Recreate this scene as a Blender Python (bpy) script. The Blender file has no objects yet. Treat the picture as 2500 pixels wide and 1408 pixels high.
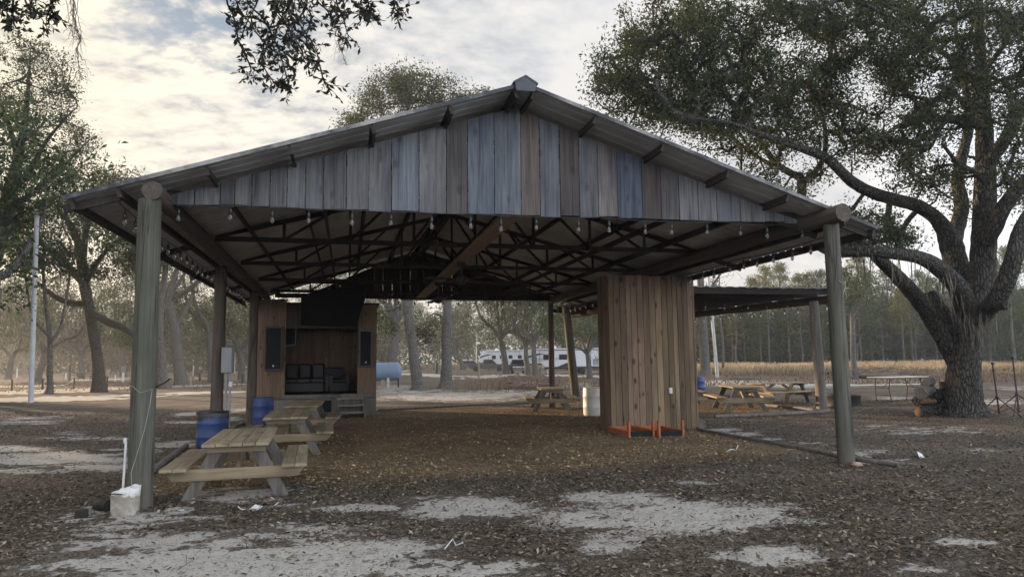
import bpy, bmesh, math, random
import numpy as np
from math import sin, cos, tan, radians, pi, sqrt, atan2, exp
from mathutils import Vector, Matrix
rnd = random.Random(7)
S = bpy.context.scene
COL = S.collection
# ------------------------------------------------------------------ camera frame
F_PX, EYE = 1700.0, 1.6
PSI, TH, RHO = radians(13.3), radians(6.0), 0.012
FW = np.array([sin(PSI)*cos(TH), cos(PSI)*cos(TH), sin(TH)])
R0 = np.array([cos(PSI), -sin(PSI), 0.0])
U0 = np.cross(R0, FW)
RT = R0*cos(RHO)-U0*sin(RHO)
UP = R0*sin(RHO)+U0*cos(RHO)
CAM = np.array([0, 0, EYE])
def sst(a, b, x):
    t = np.clip((x-a)/(b-a), 0, 1); return t*t*(3-2*t)
def gh(x, y):                                   # ground height
    m = 0.22*np.exp(-(((x-17.6)/3.2)**2+((y-17.2)/3.2)**2)) # mound round the big oak
    b = 0.030*np.sin(x*0.9+1.3)*np.sin(y*0.7+0.4)*sst(0, 3, np.abs(np.hypot(x-2, y-16)-14))
    return 0.08*sst(0, 6, x)+m+b*0.6
def ray(px, py): return FW+RT*(px-1250)/F_PX+UP*(704-py)/F_PX
def gp(px, py, z=None):                         # photo point -> point on the ground (or on level z)
    d = ray(px, py); zz = 0.0 if z is None else z
    for _ in range(6):
        p = CAM+d*((zz-EYE)/d[2])
        if z is not None: break
        zz = float(gh(p[0], p[1]))
    return Vector((p[0], p[1], zz))
def at(px, py, Y): d = ray(px, py); return Vector(CAM+d*(Y/d[1]))
def atd(px, py, D): return Vector(CAM+ray(px, py)*D)
def gz(x, y): return float(gh(x, y))
# ------------------------------------------------------------------ mesh builder
class MB:
    def __init__(s): s.v=[]; s.f=[]; s.t=[]; s.sm=[]; s.mi=[]
    def add(s, vs, fs, tint=None, smooth=False, mi=0):
        o=len(s.v); s.v.extend([tuple(v) for v in vs])
        t=tint or (1,1,1,rnd.random())
        for f in fs: s.f.append([i+o for i in f]); s.t.append(t); s.sm.append(smooth); s.mi.append(mi)
    def box(s, c, d, rot=None, tint=None, mi=0, taper=1.0):
        hx,hy,hz=d[0]/2,d[1]/2,d[2]/2
        vs=[]
        for z,k in ((-hz,1.0),(hz,taper)):
            for x,y in ((-hx,-hy),(hx,-hy),(hx,hy),(-hx,hy)): vs.append(Vector((x*k,y*k,z)))
        if rot is not None:
            M=rot if isinstance(rot,Matrix) else Matrix.Rotation(rot,3,'Z')
            vs=[M@v for v in vs]
        c=Vector(c); vs=[v+c for v in vs]
        s.add(vs,[(3,2,1,0),(4,5,6,7),(0,1,5,4),(1,2,6,5),(2,3,7,6),(3,0,4,7)],tint,mi=mi)
    def bar(s, a, b, w, h, up=(0,0,1), tint=None, mi=0):   # rectangular bar, w sideways, h along up
        a,b=Vector(a),Vector(b); d=(b-a).normalized(); u=Vector(up)
        sd=d.cross(u)
        if sd.length<1e-4: sd=d.cross(Vector((1,0,0)))
        sd.normalize(); u=sd.cross(d).normalized()
        vs=[]
        for p in (a,b):
            for x,y in ((-1,-1),(1,-1),(1,1),(-1,1)): vs.append(p+sd*(x*w/2)+u*(y*h/2))
        s.add(vs,[(3,2,1,0),(4,5,6,7),(0,1,5,4),(1,2,6,5),(2,3,7,6),(3,0,4,7)],tint,mi=mi)
    def tube(s, pts, rad, n=8, caps=True, tint=None, smooth=True, wob=0.0, mi=0):
        pts=[Vector(p) for p in pts]; k=len(pts)
        if not hasattr(rad,'__len__'): rad=[rad]*k
        d0=(pts[1]-pts[0]).normalized(); u=d0.orthogonal().normalized()
        vs=[]
        for i,p in enumerate(pts):
            d=(pts[min(i+1,k-1)]-pts[max(i-1,0)]).normalized()
            u=(u-d*u.dot(d)); u=u.normalized() if u.length>1e-6 else d.orthogonal().normalized()
            w=d.cross(u)
            for j in range(n):
                a=2*pi*j/n; r=rad[i]*(1+wob*(rnd.random()-.5))
                vs.append(p+u*(cos(a)*r)+w*(sin(a)*r))
        fs=[(i*n+j,i*n+(j+1)%n,(i+1)*n+(j+1)%n,(i+1)*n+j) for i in range(k-1) for j in range(n)]
        s.add(vs,fs,tint,smooth,mi)
        if caps:
            s.add([vs[j] for j in range(n)],[tuple(range(n-1,-1,-1))],tint,mi=mi)
            s.add([vs[(k-1)*n+j] for j in range(n)],[tuple(range(n))],tint,mi=mi)
    def lathe(s, prof, n=24, c=(0,0,0), tint=None, smooth=True, mi=0, jit=0.0):
        c=Vector(c); vs=[]
        for r,z in prof:
            for j in range(n):
                a=2*pi*j/n; q=r*(1+jit*(rnd.random()-.5)); vs.append(c+Vector((cos(a)*q,sin(a)*q,z)))
        k=len(prof)
        s.add(vs,[(i*n+j,i*n+(j+1)%n,(i+1)*n+(j+1)%n,(i+1)*n+j) for i in range(k-1) for j in range(n)],tint,smooth,mi)
        if prof[-1][0]>1e-3: s.add([vs[(k-1)*n+j] for j in range(n)],[tuple(range(n))],tint,mi=mi)
        if prof[0][0]>1e-3: s.add([vs[j] for j in range(n)],[tuple(range(n-1,-1,-1))],tint,mi=mi)
    def prism(s, poly, a, b, axis='Y', tint=None, mi=0):    # polygon (2 coords) extruded from a to b on axis
        def P(p,t):
            return {'Y':(p[0],t,p[1]),'X':(t,p[0],p[1]),'Z':(p[0],p[1],t)}[axis]
        n=len(poly); vs=[P(p,a) for p in poly]+[P(p,b) for p in poly]
        fs=[tuple(range(n)),tuple(range(2*n-1,n-1,-1))]+[(i,n+i,n+(i+1)%n,(i+1)%n) for i in range(n)]
        s.add(vs,fs,tint,mi=mi)
    def blob(s, c, r, n=8, m=5, jit=.2, tint=None, smooth=True):
        c=Vector(c); vs=[c+Vector((0,0,-r[2]))]
        for i in range(1,m):
            ph=pi*i/m-pi/2
            for j in range(n):
                a=2*pi*j/n; q=1+jit*(rnd.random()-.5)*2
                vs.append(c+Vector((cos(a)*cos(ph)*r[0]*q,sin(a)*cos(ph)*r[1]*q,sin(ph)*r[2]*q)))
        vs.append(c+Vector((0,0,r[2]))); L=len(vs)-1
        fs=[(0,1+(j+1)%n,1+j) for j in range(n)]
        for i in range(m-2):
            o=1+i*n; fs+=[(o+j,o+(j+1)%n,o+n+(j+1)%n,o+n+j) for j in range(n)]
        o=1+(m-2)*n; fs+=[(o+j,o+(j+1)%n,L) for j in range(n)]
        s.add(vs,fs,tint,smooth)
    def build(s, name, mats, parent=None, loc=None, bevel=0):
        me=bpy.data.meshes.new(name); me.from_pydata(s.v,[],s.f); 
        if not isinstance(mats,(list,tuple)): mats=[mats]
        for m in mats: me.materials.append(m)
        me.polygons.foreach_set('use_smooth',s.sm); me.polygons.foreach_set('material_index',s.mi)
        at_=me.attributes.new('tint','FLOAT_COLOR','CORNER')
        c=np.repeat(np.array(s.t,dtype=np.float32),[len(f) for f in s.f],axis=0)
        at_.data.foreach_set('color',c.ravel())
        bm=bmesh.new(); bm.from_mesh(me); bmesh.ops.recalc_face_normals(bm,faces=bm.faces); bm.to_mesh(me); bm.free()
        me.update()
        o=bpy.data.objects.new(name,me); COL.objects.link(o)
        if parent: o.parent=parent
        if loc is not None: o.location=loc
        if bevel:
            b=o.modifiers.new('bevel','BEVEL'); b.width=bevel; b.segments=1; b.limit_method='ANGLE'
        return o
def quads(name, co, mat, parent=None, tint=None, n=4, smooth=False):  # co (N*n,3): N loose faces
    co=np.asarray(co,dtype=np.float32).reshape(-1,3); N=len(co)//n
    me=bpy.data.meshes.new(name); me.vertices.add(N*n); me.vertices.foreach_set('co',co.ravel())
    me.loops.add(N*n); me.loops.foreach_set('vertex_index',np.arange(N*n,dtype=np.int32))
    me.polygons.add(N); me.polygons.foreach_set('loop_start',np.arange(0,N*n,n,dtype=np.int32))
    me.materials.append(mat)
    if tint is not None:
        a=me.attributes.new('tint','FLOAT_COLOR','CORNER')
        a.data.foreach_set('color',np.repeat(np.asarray(tint,dtype=np.float32),n,axis=0).ravel())
    me.update(calc_edges=True)
    o=bpy.data.objects.new(name,me); COL.objects.link(o)
    if parent: o.parent=parent
    return o
def leafco(pos, L, W, rg, d=None, fold=0.12):
    N=len(pos)
    if d is None: d=rg.normal(size=(N,3))
    d=d/np.linalg.norm(d,axis=1,keepdims=True)
    w=np.cross(d,rg.normal(size=(N,3))); w/=np.linalg.norm(w,axis=1,keepdims=True)+1e-9
    nn=np.cross(d,w); L=np.asarray(L).reshape(-1,1); W=np.asarray(W).reshape(-1,1)
    a=pos; b=pos+d*L*.5+w*W*.5+nn*L*fold; c=pos+d*L; e=pos+d*L*.5-w*W*.5+nn*L*fold
    return np.stack([a,b,c,e],axis=1).reshape(-1,3)
def tag(o, label=None, cat=None, group=None, kind=None):
    if label: o['label']=label
    if cat: o['category']=cat
    if group: o['group']=group
    if kind: o['kind']=kind
    return o
def thing(name, label, cat, loc=(0,0,0), rz=0.0, group=None):
    o=bpy.data.objects.new(name,None); COL.objects.link(o); o.empty_display_size=.2
    o.location=loc; o.rotation_euler=(0,0,rz); return tag(o,label,cat,group)
def dup(o, parent=None, loc=None, rz=None, label=None, scale=None):
    c=o.copy(); COL.objects.link(c); c.parent=parent
    for ch in o.children: dup(ch,c)
    if loc is not None: c.location=loc
    if rz is not None: c.rotation_euler=(0,0,rz)
    if scale is not None: c.scale=scale if hasattr(scale,'__len__') else (scale,)*3
    if label: c['label']=label
    return c
# ------------------------------------------------------------------ materials
class NT:
    def __init__(s,name):
        s.m=bpy.data.materials.new(name); s.m.use_nodes=True; s.t=s.m.node_tree; s.t.nodes.clear()
        s.out=s.n('ShaderNodeOutputMaterial')
    def n(s,ty,ins=None,**kw):
        x=s.t.nodes.new(ty)
        for k,v in kw.items(): setattr(x,k,v)
        for k,v in (ins or {}).items():
            if isinstance(v,bpy.types.NodeSocket): s.t.links.new(v,x.inputs[k])
            else: x.inputs[k].default_value=v
        return x
    def attr(s,nm='tint'): return s.n('ShaderNodeAttribute',attribute_name=nm)
    def coords(s,scale=(1,1,1),seed=True,kind='Object'):
        tc=s.n('ShaderNodeTexCoord'); v=tc.outputs[kind]
        if seed:
            a=s.attr(); mu=s.n('ShaderNodeMath',{0:a.outputs['Alpha'],1:37.0},operation='MULTIPLY')
            ad=s.n('ShaderNodeVectorMath',{0:v,1:mu.outputs[0]},operation='ADD'); v=ad.outputs[0]
        return s.n('ShaderNodeMapping',{'Vector':v,'Scale':scale}).outputs[0]
    def noise(s,vec,scale,det=4,rough=.55,dist=0): 
        return s.n('ShaderNodeTexNoise',{'Vector':vec,'Scale':scale,'Detail':det,'Roughness':rough,'Distortion':dist}).outputs['Fac']
    def ramp(s,f,stops,interp='LINEAR'):
        r=s.n('ShaderNodeValToRGB',{'Fac':f}); cr=r.color_ramp; cr.interpolation=interp
        while len(cr.elements)<len(stops): cr.elements.new(.5)
        for e,(p,c) in zip(cr.elements,stops): e.position=p; e.color=(*c,1) if len(c)==3 else c
        return r.outputs[0]
    def mix(s,f,a,b,bt='MIX'):
        x=s.n('ShaderNodeMix',data_type='RGBA',blend_type=bt)
        for i,v in ((0,f),(6,a),(7,b)):
            if isinstance(v,bpy.types.NodeSocket): s.t.links.new(v,x.inputs[i])
            else: x.inputs[i].default_value=v if i==0 else ((*v,1) if len(v)==3 else v)
        return x.outputs[2]
    def math(s,op,a,b=0.0,c=None,clamp=False):
        d={0:a,1:b}
        if c is not None: d[2]=c
        return s.n('ShaderNodeMath',d,operation=op,use_clamp=clamp).outputs[0]
    def bump(s,h,st=.3,dist=.02): return s.n('ShaderNodeBump',{'Height':h,'Strength':st,'Distance':dist}).outputs[0]
    def pbr(s,col,rough=.8,metal=0,nrm=None,spec=.3,**kw):
        b=s.n('ShaderNodeBsdfPrincipled',{'Roughness':rough,'Metallic':metal,'Specular IOR Level':spec})
        if isinstance(col,bpy.types.NodeSocket): s.t.links.new(col,b.inputs['Base Color'])
        else: b.inputs['Base Color'].default_value=(*col,1)
        if nrm is not None: s.t.links.new(nrm,b.inputs['Normal'])
        for k,v in kw.items(): b.inputs[k].default_value=v
        s.t.links.new(b.outputs[0],s.out.inputs[0]); return s.m
def m_wood(name,stops,scale=(9,9,.8),knots=0.5,knot_col=(.03,.02,.015),rough=.85,bump=.35,ktscale=(4.5,4.5,2.2),stain=None,cracks=None):
    t=NT(name); v=t.coords(scale); a=t.attr()
    n1=t.noise(v,1.6,5,.62,.6); c=t.ramp(n1,stops)
    fine=t.noise(t.coords(tuple(k*7 if k>2 else k*2.2 for k in scale)),1.5,3,.6)
    c=t.mix(.55,c,t.ramp(fine,[(.3,(.45,.45,.45)),(.7,(1.25,1.25,1.25))]),'MULTIPLY')
    if stain:
        sn=t.noise(t.coords((1.3,1.3,.5)),1.2,4,.6); c=t.mix(t.ramp(sn,[(.45,(0,0,0)),(.68,(1,1,1))]),c,t.mix(1.0,c,stain,'MULTIPLY'))
    if knots:
        vo=t.n('ShaderNodeTexVoronoi',{'Vector':t.coords(ktscale),'Scale':1.0}).outputs['Distance']
        c=t.mix(t.ramp(vo,[(.09,(knots,)*3),(.20,(0,0,0))]),c,knot_col)
    if cracks:
        cn=t.noise(t.coords(cracks),1.0,3,.55,.8); c=t.mix(t.ramp(cn,[(.485,(0,0,0)),(.5,(.85,)*3),(.515,(0,0,0))]),c,(.02,.017,.014))
        tcz=t.n('ShaderNodeSeparateXYZ',{0:t.n('ShaderNodeTexCoord').outputs['Object']}).outputs[2]; dn=t.noise(t.coords((2,2,3)),1.5,5,.65)
        c=t.mix(t.ramp(t.math('SUBTRACT',t.math('MULTIPLY',dn,1.1),tcz),[(.15,(0,0,0)),(.75,(.75,)*3)]),c,(.12,.105,.09))
    c=t.mix(1.0,c,a.outputs['Color'],'MULTIPLY')
    return t.pbr(c,rough,nrm=t.bump(fine,bump,.006))
def m_plain(name,col,rough=.5,metal=0,spec=.4,var=.25,vs=6.0,bump=0,dirt=None,dscale=2.0,**kw):
    t=NT(name); v=t.coords((1,1,1)); a=t.attr()
    n=t.noise(v,vs,5,.6); c=t.mix(1.0,col,t.ramp(n,[(.25,(1-var,)*3),(.75,(1+var*.6,)*3)]),'MULTIPLY')
    c=t.mix(1.0,c,a.outputs['Color'],'MULTIPLY')
    if dirt:
        d=t.noise(v,dscale,6,.68); c=t.mix(t.ramp(d,[(.48,(0,0,0)),(.66,(.9,)*3)]),c,dirt)
    return t.pbr(c,rough,metal,t.bump(n,bump,.01) if bump else None,spec,**kw)
def m_bark(name,c1,c2,c3,sc=(7,7,1.5),st=.9,dist=.05,k=1.0):
    t=NT(name); v=t.coords(sc,seed=False); dn=t.noise(t.coords((1,1,1),seed=False),2.2,3)
    vv=t.n('ShaderNodeVectorMath',{0:v,1:t.n('ShaderNodeVectorMath',{0:dn,1:(1.2,1.2,.6)},operation='MULTIPLY').outputs[0]},operation='ADD').outputs[0]
    vo=t.n('ShaderNodeTexVoronoi',{'Vector':vv,'Scale':k},feature='DISTANCE_TO_EDGE').outputs['Distance']
    n=t.noise(v,2.2*k,6,.65); h=t.math('ADD',t.ramp(vo,[(0,(0,0,0)),(.22,(1,1,1))]),t.math('MULTIPLY',n,.6))
    c=t.ramp(h,[(.25,c1),(.75,c2),(1.0,c3)]); pat=t.noise(t.coords((1,1,1),seed=False),.9,4)
    c=t.mix(t.ramp(pat,[(.42,(0,0,0)),(.7,(.6,)*3)]),c,c3)
    return t.pbr(c,.95,nrm=t.bump(h,st,dist),spec=.15)
def m_leaf(name,col,trans=.3,tcol=None):
    t=NT(name); a=t.attr(); c=t.mix(1.0,col,a.outputs['Color'],'MULTIPLY')
    d=t.n('ShaderNodeBsdfDiffuse',{'Color':c}); tr=t.n('ShaderNodeBsdfTranslucent',{'Color':t.mix(1.0,c,(*(tcol or (1.3,1.25,.7)),1),'MULTIPLY')})
    m=t.n('ShaderNodeMixShader',{0:trans,1:d.outputs[0],2:tr.outputs[0]})
    t.t.links.new(m.outputs[0],t.out.inputs[0]); return t.m
M={}
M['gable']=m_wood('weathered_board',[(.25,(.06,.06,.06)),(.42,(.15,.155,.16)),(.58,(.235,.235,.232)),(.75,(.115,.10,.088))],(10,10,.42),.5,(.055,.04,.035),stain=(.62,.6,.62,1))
M['plank']=m_wood('pine_plank',[(.25,(.12,.083,.052)),(.5,(.22,.16,.104)),(.75,(.285,.215,.148))],(9,9,.5),.9,(.03,.018,.012),stain=(.62,.62,.64,1))
M['red_board']=m_wood('red_brown_board',[(.25,(.14,.095,.064)),(.55,(.215,.152,.105)),(.8,(.28,.205,.145))],(9,9,.5),.6)
M['table']=m_wood('table_timber',[(.25,(.22,.175,.115)),(.5,(.32,.265,.18)),(.78,(.40,.345,.25))],(9,.55,9),.6,(.09,.05,.025),ktscale=(3,1.4,3),stain=(.72,.74,.76,1))
M['tableX']=m_wood('crossbeam_timber',[(.25,(.18,.14,.09)),(.5,(.26,.21,.14)),(.78,(.33,.275,.19))],(.55,9,9),.6,(.09,.05,.025),ktscale=(1.4,3,3),stain=(.72,.74,.76,1))
M['greywood']=m_wood('grey_timber',[(.25,(.10,.09,.075)),(.5,(.18,.165,.145)),(.78,(.25,.235,.21))],(9,9,.6),.4,stain=(.65,.65,.66,1))
M['post_green']=m_wood('treated_pole',[(.2,(.06,.057,.046)),(.5,(.108,.107,.088)),(.8,(.15,.148,.12))],(8,8,.35),.35,(.04,.035,.03),bump=.7,ktscale=(2.2,2.2,.9),stain=(.66,.68,.62,1),cracks=(3.2,3.2,.22))
M['post_brown']=m_wood('brown_pole',[(.2,(.05,.039,.031)),(.5,(.10,.08,.064)),(.8,(.155,.13,.105))],(8,8,.4),.4,(.02,.015,.012),bump=.7,ktscale=(2.2,2.2,.9),cracks=(3.2,3.2,.22))
M['log']=m_wood('log_beam',[(.2,(.045,.037,.031)),(.5,(.09,.074,.062)),(.8,(.14,.117,.098))],(8,.35,8),.3,bump=.7)
M['dark_timber']=m_wood('dark_timber',[(.2,(.022,.019,.017)),(.5,(.045,.038,.033)),(.8,(.075,.064,.055))],(8,8,8),.2)
M['tan_timber']=m_wood('tan_timber',[(.25,(.20,.145,.09)),(.5,(.30,.225,.145)),(.78,(.36,.28,.19))],(9,.4,9),.4)
M['skirt']=m_wood('grey_skirt_board',[(.25,(.13,.12,.105)),(.5,(.20,.19,.17)),(.78,(.26,.25,.225))],(9,9,.6),.3)
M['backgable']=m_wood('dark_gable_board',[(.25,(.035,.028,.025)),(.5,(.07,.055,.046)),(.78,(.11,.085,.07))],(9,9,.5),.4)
M['roofmetal']=m_plain('galvanised_roof',(.52,.535,.55),.55,.1,.4,.22,3.0,dirt=(.36,.35,.34),dscale=.8)
M['roofedge']=m_plain('roof_trim',(.09,.10,.115),.55,.3)
M['steel_dark']=m_plain('dark_steel',(.035,.032,.03),.6,.3)
M['black']=m_plain('black_cloth',(.012,.012,.013),.9)
M['blackplastic']=m_plain('black_plastic',(.018,.018,.02),.38,spec=.5)
M['rubber']=m_plain('tyre_rubber',(.02,.02,.02),.85)
M['blue']=m_plain('blue_plastic',(.022,.05,.16),.5,spec=.5,var=.2,dirt=(.05,.08,.22))
M['whiteplastic']=m_plain('white_plastic',(.62,.60,.55),.45,var=.12,dirt=(.40,.36,.29),dscale=3)
M['dirtywhite']=m_plain('dirty_white_plastic',(.66,.66,.64),.5,var=.1,dirt=(.22,.19,.155),dscale=4)
M['muddy']=m_plain('muddy_plastic',(.30,.27,.22),.75,var=.3,dirt=(.55,.54,.51),dscale=5)
M['white']=m_plain('white_paint',(.75,.75,.74),.4,var=.06)
M['offwhite']=m_plain('aged_white_paint',(.60,.61,.60),.5,var=.15)
M['grey']=m_plain('grey_metal',(.24,.25,.255),.5,.2,var=.15)
M['concrete']=m_plain('concrete_pole',(.42,.43,.43),.7,var=.2,vs=3)
M['tank']=m_plain('tank_paint',(.15,.215,.33),.45,var=.15,vs=2,dirt=(.12,.16,.22),dscale=1)
M['orange']=m_plain('orange_paint',(.40,.125,.048),.7,var=.25,dirt=(.42,.13,.05),dscale=6)
M['greyply']=m_plain('grey_plywood',(.25,.235,.21),.8,var=.35,vs=4)
M['red']=m_plain('red_paint',(.33,.035,.03),.5)
M['glass']=m_plain('dark_glass',(.012,.014,.018),.35,spec=.12,var=.0)
M['taupe']=m_plain('taupe_car_paint',(.075,.066,.058),.35,.3,.4,.05)
M['silver']=m_plain('silver_car_paint',(.40,.43,.47),.3,.4,.5,.05)
M['greyblue']=m_plain('grey_blue_car_paint',(.12,.135,.165),.35,.3,.4,.05)
M['carwhite']=m_plain('white_car_paint',(.72,.73,.75),.28,0,.5,.04)
M['rvwhite']=m_plain('trailer_skin',(.60,.63,.67),.4,0,.3,.06,1.5)
M['chrome']=m_plain('chrome',(.6,.6,.62),.2,.9)
M['redlamp']=m_plain('red_lens',(.35,.02,.015),.25)
M['clearlamp']=m_plain('clear_lens',(.75,.75,.72),.15)
M['sofa']=m_plain('dark_leather',(.018,.016,.015),.55,var=.4,vs=3)
M['green']=m_plain('green_paint',(.06,.30,.05),.45)
M['yellow']=m_plain('yellow_paint',(.55,.40,.04),.45)
M['stone']=m_plain('pale_stone',(.34,.25,.19),.9,var=.3,vs=8,bump=.4)
M['paper']=m_plain('white_paper',(.55,.56,.57),.7,var=.05)
M['wire']=m_plain('galvanised_wire',(.35,.34,.30),.5,.4)
M['rust']=m_plain('rusty_iron',(.022,.018,.016),.8,var=.5,vs=9)
M['cutend']=m_plain('cut_log_end',(.11,.068,.042),.9,var=.4,vs=12)
M['bulb']=NT('clear_bulb').pbr((.8,.8,.78),.06,spec=.6,**{'Transmission Weight':.86,'IOR':1.2})
M['bark_oak']=m_bark('oak_bark',(.022,.02,.018),(.068,.063,.056),(.105,.10,.09),(17,17,4.5),1.0,.06)
M['bark_far']=m_bark('grey_bark',(.05,.046,.042),(.10,.094,.086),(.145,.14,.13),(15,15,4.5),.7,.035)
M['bark_pine']=m_bark('pine_bark',(.05,.038,.03),(.13,.095,.075),(.19,.155,.13),(11,11,3.5),.7,.04)
M['twig']=m_plain('grey_twig',(.13,.115,.10),.95,var=.3)
M['twig_red']=m_plain('russet_twig',(.19,.135,.105),.95,var=.3)
M['leaf_oak']=m_leaf('oak_leaf',(.058,.072,.046),.22,(1.15,1.15,.8))
M['leaf_far']=m_leaf('far_oak_leaf',(.050,.073,.042),.22,(1.1,1.15,.85))
M['leaf_near']=m_leaf('near_oak_leaf',(.05,.052,.045),.25)
M['needle']=m_leaf('pine_needle',(.085,.105,.035),.3)
M['moss']=m_leaf('spanish_moss',(.15,.14,.115),.25,(1,1,.9))
M['deadleaf']=m_leaf('dead_leaf',(.205,.184,.160),.12,(1.1,.97,.85))
M['straw']=m_leaf('straw_grass',(.36,.295,.205),.3,(1.1,1,.8))
M['brush']=m_leaf('dry_brush',(.135,.105,.08),.25,(1.1,.95,.8))
M['woodleaf']=m_leaf('wood_foliage',(.060,.078,.046),.2)
# ------------------------------------------------------------------ ground
def axis(dense0,dense1,step,lo,hi,grow=1.13):
    a=list(np.arange(dense0,dense1,step)); s=step; x=a[-1]
    while x<hi: s*=grow; x+=s; a.append(x)
    s=step; x=a[0]; b=[]
    while x>lo: s*=grow; x-=s; b.append(x)
    return np.array(b[::-1]+a)
xs=axis(-7,13,.085,-330,420); ys=axis(3.6,17,.085,-40,430)
GX,GY=np.meshgrid(xs,ys); gx,gy=GX.ravel(),GY.ravel(); gz_=gh(gx,gy)
P=np.stack([gx,gy,gz_],1)-CAM
dep=np.maximum(P@FW,.3); ppx=1250+F_PX*(P@RT)/dep; ppy=704-F_PX*(P@UP)/dep
SAND=[(1640,1262,300,36,1),(1820,1258,130,26,1),(1500,1215,130,16,.9),(1130,1238,150,26,1),(1240,1250,120,16,.7),(900,1238,210,10,.75),(560,1380,420,52,1),(850,1345,240,34,.9),(1050,1385,260,24,.85),(1490,1325,70,26,1),
 (1900,1352,110,30,.9),(1790,1350,60,18,.7),(2330,1320,60,9,.8),(2250,1390,90,12,.8),(2400,1322,50,7,.75),(2080,1350,40,8,.6),(560,1205,150,17,.8),(330,1265,200,26,.62),(400,1330,300,40,.66),(700,1196,60,9,.6),(760,1300,180,22,.6),(1700,1178,50,6,.75),(1620,1225,60,10,.8),
 (130,1118,190,16,.95),(20,1096,110,8,.9),(270,1140,120,10,.85),(430,1085,70,9,.95),(60,1150,120,8,.7),(480,1010,60,5,.9),(580,1000,40,4,.8),(450,1030,70,4,.6),(560,1022,50,4,.8),(40,1030,110,5,.8),(110,1018,70,4,.7),(240,1070,140,6,.5),(330,1100,90,7,.6),(170,1058,40,4,.6),
 (1100,968,190,11,.72),(1000,955,120,6,.6),(1230,960,120,8,.65),(1400,940,60,6,.5),(960,945,60,5,.6),
 (1790,1058,70,9,.8),(1850,1076,60,8,.8),(1760,1050,50,5,.8),(1910,1095,40,5,.7),(2100,1105,70,9,.7),(2200,1128,90,6,.7),(2250,1050,140,10,.52),(2150,1040,60,5,.5),(2420,1098,60,6,.4),(1960,1080,60,4,.5),
 (1790,935,110,8,.85),(1960,942,120,5,.7),(2150,930,200,5,.5),(2440,980,80,9,.75),(2200,972,80,4,.7),(2480,948,60,5,.6)]
sand=np.zeros(len(gx))
front=(P@FW)>1
for cx,cy,rx,ry,am in SAND:
    d=np.sqrt(((ppx-cx)/rx)**2+((ppy-cy)/ry)**2); sand=np.maximum(sand,np.where(front,am*np.clip(1.55-d,0,1),0))
far=np.hypot(gx,gy)
mul=sst(-3.1,-2.2,gx)*(1-sst(6.9,7.9,gx))*sst(9.3,10.6,gy)*(1-sst(23,24.3,gy))
lean=sst(7.4,8.2,gx)*(1-sst(13.3,14.2,gx))*sst(17.5,18.6,gy)*(1-sst(26,28,gy)); mul=np.maximum(mul,lean*.9)
sand*=(1-.75*mul)
dry=sst(24,60,far)
def ground_mat():
    t=NT('forest_floor'); v=t.coords((1,1,1),seed=False)
    sa=t.attr('sand').outputs['Fac']; mu=t.attr('mulch').outputs['Fac']; dr=t.attr('dry').outputs['Fac']
    vs=t.n('ShaderNodeMapping',{'Vector':v,'Scale':(1,1.9,1)}).outputs[0]
    dv=t.n('ShaderNodeVectorMath',{0:vs,1:t.n('ShaderNodeTexNoise',{'Vector':v,'Scale':9.0}).outputs['Color']},operation='ADD').outputs[0]
    vo=t.n('ShaderNodeTexVoronoi',{'Vector':dv,'Scale':17.0,'Randomness':1.0}); sep=t.n('ShaderNodeSeparateColor',{0:vo.outputs['Color']})
    lit=t.ramp(sep.outputs[0],[(0,(.05,.044,.039)),(.3,(.095,.08,.067)),(.6,(.145,.122,.10)),(.85,(.20,.172,.143)),(1,(.27,.24,.205))])
    mlc=t.ramp(sep.outputs[0],[(0,(.10,.075,.048)),(.35,(.18,.136,.085)),(.7,(.255,.195,.125)),(1,(.36,.29,.20))])
    c=t.mix(mu,lit,mlc)
    big=t.noise(v,.55,5,.6); c=t.mix(1.0,c,t.ramp(big,[(.3,(.62,.62,.64)),(.7,(1.35,1.3,1.25))]),'MULTIPLY')
    fine=t.noise(v,60.0,3,.7); c=t.mix(1.0,c,t.ramp(fine,[(.3,(.6,.6,.6)),(.7,(1.35,1.35,1.35))]),'MULTIPLY')
    patchy=t.noise(t.n('ShaderNodeMapping',{'Vector':v,'Scale':(.10,.22,.2)}).outputs[0],1.0,6,.65)
    fc=t.mix(t.ramp(patchy,[(.40,(0,0,0)),(.62,(1,1,1))]),(.115,.096,.08),(.175,.155,.132))
    c=t.mix(t.math('MULTIPLY',dr,.8),c,t.mix(.5,fc,lit))
    sn=t.noise(t.n('ShaderNodeMapping',{'Vector':v,'Scale':(1,1.7,1)}).outputs[0],1.25,8,.64,.5); sn2=t.noise(v,7.0,5,.7)
    hs=t.math('ADD',t.math('MULTIPLY',t.math('SUBTRACT',sn,.5),3.4),t.math('MULTIPLY',t.math('SUBTRACT',sn2,.5),2.5))
    f=t.ramp(t.math('ADD',sa,t.math('MULTIPLY',hs,t.ramp(sa,[(.0,(.12,)*3),(.25,(1,1,1)),(1,(.8,)*3)]))),[(.43,(0,0,0)),(.58,(1,1,1))])
    sp=t.noise(v,38.0,4,.7); f=t.mix(1.0,f,t.ramp(sp,[(.33,(.1,.1,.1)),(.42,(1,1,1))]),'MULTIPLY')
    sc=t.mix(t.noise(v,2.3,5,.6),(.34,.32,.29),(.48,.465,.435))
    sc=t.mix(t.ramp(sn2,[(.5,(0,0,0)),(.75,(.5,)*3)]),sc,(.22,.195,.17))
    c=t.mix(f,c,sc)
    hgt=t.math('ADD',t.math('MULTIPLY',sep.outputs[1],.7),t.math('MULTIPLY',fine,.8)); hgt=t.math('ADD',t.math('MULTIPLY',hgt,t.math('SUBTRACT',1.0,f)),t.math('MULTIPLY',sn2,.9))
    return t.pbr(c,.97,nrm=t.bump(hgt,.8,.03),spec=.1)
M['ground']=ground_mat()
nx,ny=len(xs),len(ys)
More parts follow.
